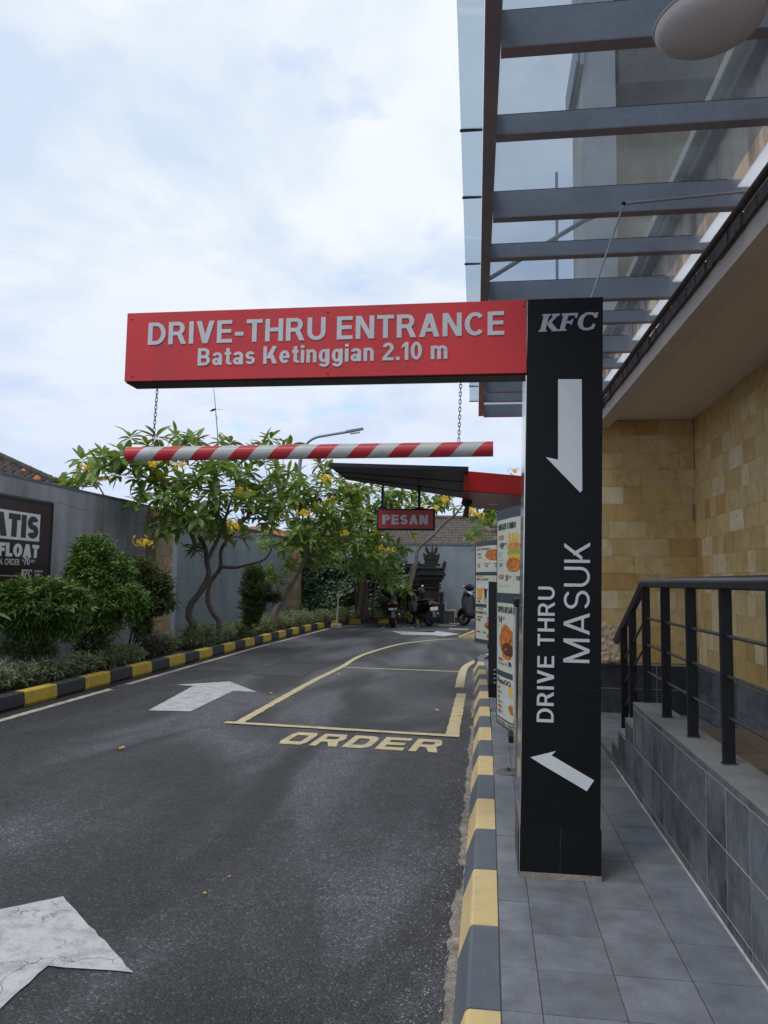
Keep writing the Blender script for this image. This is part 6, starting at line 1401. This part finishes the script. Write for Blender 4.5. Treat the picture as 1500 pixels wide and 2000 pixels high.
def scooter(label, loc, rot, lean_=.1, body='bike_black', rim='bike_dark', vespa=False, accent=None, sc=1., plate='plate_white'):
    o = thing('motorbike', label, 'motorbike', (0, 0, 0), 0, 'parked motorbikes')
    wheel(o, .62, .28, .045, rim); wheel(o, -.58, .28, .058, 'bike_dark')
    if not vespa:
        MB().loft([(0, -.92, .72, .05, .04), (0, -.8, .70, .14, .11), (0, -.5, .62, .19, .17), (0, -.2, .54, .19, .18), (0, .0, .42, .12, .12), (0, .2, .33, .12, .07), (0, .34, .34, .11, .06)], 14).build('body', body, o)
        MB().loft([(0, .28, .36, .16, .08), (0, .34, .55, .22, .18), (0, .40, .74, .22, .18), (0, .46, .9, .16, .12), (0, .52, .93, .05, .04)], 14).build('leg_shield', body, o)
    else:
        MB().loft([(0, -.90, .52, .05, .06), (0, -.8, .52, .19, .19), (0, -.55, .50, .25, .23), (0, -.3, .50, .22, .22), (0, -.08, .42, .14, .15), (0, .1, .28, .15, .05), (0, .36, .28, .15, .05)], 16).build('body', body, o)
        MB().loft([(0, .34, .30, .20, .10), (0, .40, .50, .31, .26), (0, .46, .78, .31, .24), (0, .50, .96, .2, .12), (0, .52, .99, .05, .04)], 16).build('leg_shield', body, o)
        MB().loft([(0, .44, .40, .07, .10), (0, .62, .47, .085, .12), (0, .82, .36, .07, .10), (0, .90, .28, .03, .05)], 12).build('front_mudguard', body, o)
    MB().loft([(0, -.80, .80, .07, .02), (0, -.72, .81, .12, .045), (0, -.4, .79, .145, .05), (0, -.1, .74, .13, .05), (0, .04, .71, .06, .03)], 12).build('seat', 'bike_dark', o)
    MB().tube([(0, .62, .28), (0, .50, .60), (0, .42, .98)], [.03, .035, .03], 8).build('fork', 'bike_dark', o)
    if not vespa: MB().loft([(0, .42, .50, .03, .02), (0, .55, .57, .055, .03), (0, .7, .57, .055, .03), (0, .84, .47, .05, .03)], 10).build('front_mudguard', body, o)
    MB().tube([(-.34, .28, 1.0), (-.2, .36, 1.03), (0, .42, 1.0), (.2, .36, 1.03), (.34, .28, 1.0)], .016, 8).build('handlebar', 'bike_dark', o)
    MB().loft([(0, .34, 1.0, .07, .05), (0, .45, .99, .10, .075), (0, .54, .96, .07, .05)], 12).build('headlight', 'chrome' if vespa else body, o)
    for s_ in (-1, 1):
        g_ = MB().tube([(s_ * .26, .33, 1.02), (s_ * .30, .34, 1.12), (s_ * .33, .33, 1.17)], .007, 6).build('mirror', 'bike_dark', o)
        MB().sphere((s_ * .34, .325, 1.19), .05, 12, 8, (1, .3, .7)).build('mirror_glass', 'chrome', g_)
    MB().loft([(0, -.96, .70, .03, .02), (0, -.93, .71, .085, .045), (0, -.86, .72, .10, .055)], 12).build('tail_light', 'tail_red', o)
    for s_ in (-1, 1): MB().sphere((s_ * .105, -.90, .70), .028, 8, 6).build('indicator', mat('amber', (.5, .2, .02), .2) if 'amber' not in bpy.data.materials else bpy.data.materials['amber'], o)
    MB().prism([(-.05, -.93, .60), (.05, -.93, .60), (.06, -.98, .30), (-.06, -.98, .30)], (0, .015, 0)).build('rear_mudguard', 'mud_grey', o)
    p_ = MB().bevbox((-.135, -.965, .50), (.135, -.955, .605), .004).build('number_plate', plate, o)
    if plate != 'plate_white':
        for k, (a_, b_) in enumerate(((-.12, -.095), (-.08, -.062), (-.052, -.034), (-.024, -.006), (.004, .022), (.05, .07), (.082, .10))): MB().box((a_, -.968, .525), (b_, -.9655, .58)).build('print', 'plate_white', p_)
    MB().tube([(.16, .05, .24), (.17, -.3, .25), (.18, -.5, .28), (.18, -.9, .34)], [.02, .03, .05, .052], 10).build('exhaust', 'bike_dark', o)
    MB().tube([(.183, -.5, .335), (.183, -.86, .39)], [.02, .022], 6).build('heat_shield', 'chrome', o)
    MB().loft([(-.1, -.6, .3, .05, .06), (-.11, -.35, .30, .07, .09), (-.08, -.05, .29, .06, .08)], 10).build('engine', 'bike_dark', o)
    MB().tube([(-.03, -.22, .28), (-.16, -.28, .02)], .012, 6).build('side_stand', 'bike_dark', o)
    MB().tube([(-.13, -.55, .80), (-.11, -.85, .84), (0, -.93, .85), (.11, -.85, .84), (.13, -.55, .80)], .011, 6).build('grab_rail', 'bike_dark', o)
    if accent: MB().loft([(.155, -.6, .60, .012, .05), (.17, -.35, .52, .015, .09), (.15, -.1, .45, .01, .05)], 8).build('side_panel', accent, o)
    o.location = loc; o.rotation_euler = (0, lean_, rot); o.scale = (sc,) * 3; return o
def helmet(label, loc, rot, s_=1.):
    o = thing('helmet', label, 'helmet', (0, 0, 0), 0, 'helmets hung on the motorbikes'); mb = MB(); vs = []; n = 20; fs = []
    for i in range(9):
        t = PI * .62 * i / 8
        for j in range(n): a = 2 * PI * j / n; vs.append((.13 * math.sin(t) * math.cos(a), .155 * math.sin(t) * math.sin(a), .14 * math.cos(t)))
    for i in range(8):
        for j in range(n): a = i * n + j; b = i * n + (j + 1) % n; fs.append((a + n, b + n, b, a))
    mb.add(vs, fs, True); mb.build('shell', 'helmet', o)
    MB().sphere((0, 0, -.01), .12, 14, 8, (.95, 1.05, .8)).build('lining', 'bike_dark', o)
    vs = []; fs = []
    for i in range(5):
        for j in range(11):
            a = PI * (.5 + (j - 5) / 5 * .42); t = PI * (.36 + .065 * i); vs.append((.142 * math.sin(t) * math.cos(a) * -1, .168 * math.sin(t) * math.sin(a), .145 * math.cos(t)))
    for i in range(4):
        for j in range(10): a = i * 11 + j; fs.append((a, a + 1, a + 12, a + 11))
    MB().add(vs, fs, True).build('visor', 'bike_black', o)
    MB().tube([(-.13, .02, -.03), (-.12, .1, -.05), (0, .15, -.05), (.12, .1, -.05), (.13, .02, -.03)], .008, 6).build('trim', 'mud_grey', o)
    o.location = loc; o.rotation_euler = rot; o.scale = (s_,) * 3; return o
b1l = Vector((-2.95, 25.1, 0)) 
l1 = atZ(762, 1226, 0); l2 = atZ(833, 1224, 0)
scooter('black motorbike parked nearest the low plants with dark number plate, seen from behind', (l1.x - .04, l1.y + .88, 0), math.radians(10), -.06, 'bike_black', accent='bike_blue', sc=1.12, plate='bike_dark')
scooter('black motorbike with yellow rimmed front wheel and white number plate by the shrine', (l2.x - .28, l2.y + .82, 0), math.radians(33), -.09, 'bike_black', 'gold_rim', sc=1.12)
p3 = atZ(930, 1222, 0); scooter('glossy black scooter with rounded leg shield partly behind the menu board', (-.34, 27.2, 0), math.radians(48), .02, 'bike_black', vespa=True, sc=1.14)
h1 = atY(754, 1157, l1.y + 1.05); helmet('matt black helmet resting on the left motorbike', h1, (.1, 0, .6), 1.12)
h2 = atY(822, 1157, l2.y + .95); helmet('glossy dark helmet resting on the middle motorbike', h2, (.15, .1, 2.4), 1.15)
h3 = atY(917, 1148, 27.2); helmet('shiny black helmet on the scooter beside the blue wall', h3, (.0, .2, -.6), 1.12)
jk = thing('folded_jacket', 'dark crumpled jacket hung over the left motorbike handlebar', 'jacket', (0, 0, 0)); q = atY(750, 1172, l1.y + 1.0); mb = MB(); vs = []
mb.sphere((0, 0, 0), .17, 14, 10, (1.0, .6, .9)); mb.v = [tuple(Vector(v) * (1 + .22 * noise.noise(Vector(v) * 9))) for v in mb.v]
mb.v = [(x + q.x, y + q.y, z + q.z) for x, y, z in mb.v]; mb.build('cloth', mat('cloth', (.04, .036, .035), .85, bump=.5, bscale=30), jk)

# broom pole in a concrete block
bs = thing('pole_stand', 'thin wooden pole standing in a rough concrete block at the lane corner', 'pole', atZ(657, 1229, 0)); q = atZ(657, 1228, 0)
MB().bevbox((q.x - .17, q.y - .1, 0), (q.x + .16, q.y + .16, .16), .03).build('concrete_block', 'concrete', bs); tp = atY(662, 1154, q.y); MB().tube([(q.x, q.y, .1), tp], .022, 8).build('pole', 'step_top', bs)

# ------------------------------------------------------------------ far houses, street lamp, mast
hs = thing('tiled_house', 'house with dark mossy tiled roof and a few orange tiles behind the left wall', 'house', (-11, 17, 0))
ER = atY(128, 950, 15.2); EL = Vector((ER.x - 7, 15.2, ER.z)); hip = atY(-105, 842, 17.2); apexL = Vector((hip.x - 5, 17.0, hip.z))
MB().box((EL.x + .5, 15.6, 0), (ER.x - 2.2, 17.2, ER.z - .15)).build('wall', 'house', hs)
u_ = Vector((1, 0, 0)); dn_ = (ER - hip); slope = Vector((0, ER.y - hip.y, ER.z - hip.z)); rows_ = 13; nt_ = 0; rest = MB()
MB().prism([EL + Vector((0, 0, -.05)), ER + Vector((0, 0, -.05)), hip + Vector((0, 0, -.05)), apexL + Vector((0, 0, -.05))], (0, 0, -.08)).build('roof_deck', 'gutter', hs)
MB().prism([ER + Vector((0, 0, -.05)), Vector((-13.6, 22, ER.z - .05)), hip + Vector((0, .1, -.05))], (0, 0, -.08)).build('roof_deck', 'gutter', hs)
rt = MB(); K = 5
for i in range(K + 1):
    a = PI * i / K; x = -.5 * math.cos(a); zz_ = .16 * math.sin(a); rt.v += [(x, -.52, zz_ - .02), (x, .52, zz_ + .0)]
rt.f = [(2 * i, 2 * i + 1, 2 * i + 3, 2 * i + 2) for i in range(K)]; rt.sm = [True] * K
rt.add([(-.5, -.52, -.07), (.5, -.52, -.07), (.5, -.52, -.02), (-.5, -.52, -.02)], [(0, 1, 2, 3)])
rtm = rt.mesh('roof_tile'); rtm.materials.append(M['rooftile']); rtm2 = rt.mesh('roof_tile'); rtm2.materials.append(M['rooftile_new'])
ang = math.atan2(hip.z - ER.z, hip.y - ER.y); rr_ = random.Random(8); tl = []
for j in range(rows_):
    t = (j + .5) / rows_; xr = ER.x + (hip.x - ER.x) * t; x = xr - .1
    while x > EL.x + 2.0 * 0 and x > xr - 5.2: tl.append((x, ER.y + (hip.y - ER.y) * t, ER.z + (hip.z - ER.z) * t)); x -= .21
tl.sort(key=lambda p: abs(p[0] + 9.3)); inv = parent_inv(hs)
rest = MB()
for i, (x, y, z) in enumerate(tl):
    mt = Matrix.Translation((x, y, z + rr_.uniform(0, .015))) @ Matrix.Rotation(ang, 4, 'X') @ Matrix.Rotation(rr_.uniform(-.05, .05), 4, 'Z') @ Matrix.Diagonal((.21, (Vector((0, slope.y, slope.z)).length / rows_) * 1.1, .22, 1))
    if i < 300:
        orange = rr_.random() < (.10 if z < ER.z + .75 else .01); o = bpy.data.objects.new('roof_tile', rtm2 if orange else rtm); COL.objects.link(o); o.parent = hs; o.matrix_parent_inverse = inv; o.matrix_basis = mt
    else: rest.add([mt @ Vector(v) for v in rt.v], rt.f, True)
if rest.v: rest.build('roof_tiles', 'rooftile', hs, 'stuff')
MB().tube([ER, hip], .085, 8).build('hip_ridge', 'rooftile', hs); MB().tube([hip, apexL], .085, 8).build('ridge', 'rooftile', hs)

h2 = thing('tiled_house', 'low house with brown tiled roof just beyond the blue grey back wall', 'house', (-.5, 34, 0))
MB().box((-4.4, 34.8, 0), (4, 39, 3.0)).build('wall', 'house', h2)
mb = MB(); cols_, rows2 = 62, 12
for j in range(rows2):
    y0 = 33.6 + j * .3; z0 = 2.95 + j * .135
    for i in range(cols_):
        x0 = -4.8 + i * .15; pts = [(x0, .0), (x0 + .05, .035), (x0 + .1, .035), (x0 + .15, 0)]
        for (xa, ha), (xb, hb) in zip(pts, pts[1:]): mb.add([(xa, y0, z0 + ha + .03), (xb, y0, z0 + hb + .03), (xb, y0 + .32, z0 + hb + .14), (xa, y0 + .32, z0 + ha + .14), (xa, y0, z0 - .01), (xb, y0, z0 - .01)], [(0, 1, 2, 3), (4, 5, 1, 0)])
mb.build('roof_tiles', 'rooftile_back', h2, 'stuff')
MB().tube([(-4.9, 37.2, 4.62), (4.6, 37.2, 4.62)], .12, 8).build('ridge', 'rooftile_back', h2)
h3_ = thing('far_house', 'small distant orange roofed house glimpsed between the frangipani branches', 'house', (-11, 45, 0))
q = atY(488, 1062, 45); MB().box((q.x - 3, 45, 0), (q.x + 3, 49, q.z - .2)).build('wall', 'house', h3_); MB().prism([(q.x - 3.4, 44.6, q.z - .2), (q.x + 3.4, 44.6, q.z - .2), (q.x + .6, 47, q.z + 1.2), (q.x - .6, 47, q.z + 1.2)], (0, 4.5, 0)).build('roof', 'rooftile_new', h3_)

YL = 34
sl = thing('street_lamp', 'curved grey street lamp arm rising above the striped bar', 'street lamp', (atY(585, 900, YL).x, YL, 0))
lp_ = [atY(581, 1135, YL), atY(583, 950, YL), atY(590, 885, YL), atY(600, 866, YL), atY(616, 855, YL), atY(640, 850, YL), atY(682, 843, YL)]; lp_[0].z = 0
MB().tube(smooth_path(lp_, 5), [.10] * 5 + [.09] * 5 + [.06] * 21, 10).build('pole', 'galv', sl)
a, b = atY(676, 844, YL), atY(709, 839, YL); MB().prism([a + Vector((0, -.12, -.03)), b + Vector((0, -.12, -.0)), b + Vector((0, -.12, .08)), a + Vector((0, -.12, .06))], (0, .26, 0)).build('lamp_head', 'galv', sl)
a2, b2 = atY(684, 845, YL), atY(703, 842, YL); MB().prism([a2 + Vector((0, -.1, -.07)), b2 + Vector((0, -.1, -.07)), b2 + Vector((0, -.1, -.03)), a2 + Vector((0, -.1, -.03))], (0, .2, 0)).build('lamp_lens', 'poster', sl)
YMs = 44
ms = thing('radio_mast', 'thin guyed antenna mast with a small crossbar above the trees', 'mast', (atY(425, 900, YMs).x, YMs, 0))
a, b = atY(425, 848, YMs), atY(417, 752, YMs); g0 = a.copy(); g0.z = 0; g0.x += .25
MB().tube([g0, a, b], [.05, .035, .018], 6).build('mast_pole', 'galv', ms)
c_ = atY(421, 800, YMs); MB().tube([c_ + Vector((-.35, 0, -.09)), c_ + Vector((-.18, 0, -.03)), c_ + Vector((.02, 0, .05))], [.02, .08, .05], 6).build('antenna_head', 'iron', ms); MB().tube([c_ + Vector((0, 0, .03)), c_ + Vector((.45, 0, 0))], .01, 5).build('antenna_arm', 'iron', ms)
MB().tube([c_ + Vector((0, 0, -.35)), c_ + Vector((.14, 0, -.4)), c_ + Vector((.14, 0, -.55)), c_ + Vector((.03, 0, -.65))], .012, 5).build('loop_wire', 'iron', ms)

# ------------------------------------------------------------------ fallen flowers
FF = MB().add(*FLG); 
for i, (px, py) in enumerate([(236, 1464), (852, 1388), (899, 1398), (399, 1747), (447, 1715), (742, 1230), (775, 1225), (778, 1223), (788, 1225), (805, 1227), (816, 1225), (860, 1221), (880, 1226), (528, 1355), (660, 1318), (883, 1228), (706, 1224), (640, 1262), (1053, 1780), (855, 1222), (798, 1222), (748, 1227)]):
    q = atZ(px, py, .004) if i != 18 else atZ(px, py, .156)
    if i == 18: continue
    sc_ = 1.0 if i not in (0, 17) else 1.2
    if py < 1240: sc_ = 1.5
    if 3 <= i <= 4: sc_ = .35
    mb = MB(); rr2 = random.Random(i); put(mb, FLG, Matrix.Translation((0, 0, .006)) @ Matrix.Rotation(rr2.random() * 6, 4, 'Z') @ Matrix.Rotation(rr2.uniform(-.5, .5), 4, 'X') @ Matrix.Scale(sc_, 4))
    mb.v = [(x, y, max(.001, z)) for x, y, z in mb.v]
    me = mb.mesh('fallen_flower'); me.materials.append(M['fallen']); o = bpy.data.objects.new('fallen_flower', me); COL.objects.link(o); o.location = q
    fl_ = {0: 'fallen yellow flower alone on the asphalt left of ORDER', 1: 'fallen yellow flower inside the yellow order bay', 2: 'fallen yellow flower on the thick right bay line', 3: 'tiny fallen petal in the lane near the big arrow, right one', 4: 'tiny fallen petal in the open lane below ORDER', 13: 'fallen petal right of the middle white arrow', 17: 'long fallen yellow leaf at the end of the left edge line', 14: 'fallen petal at the left bay line near the cross line'}
    tag(o, fl_.get(i, 'small fallen yellow flower on the asphalt near the parked motorbikes'), 'flower', 'fallen frangipani flowers')
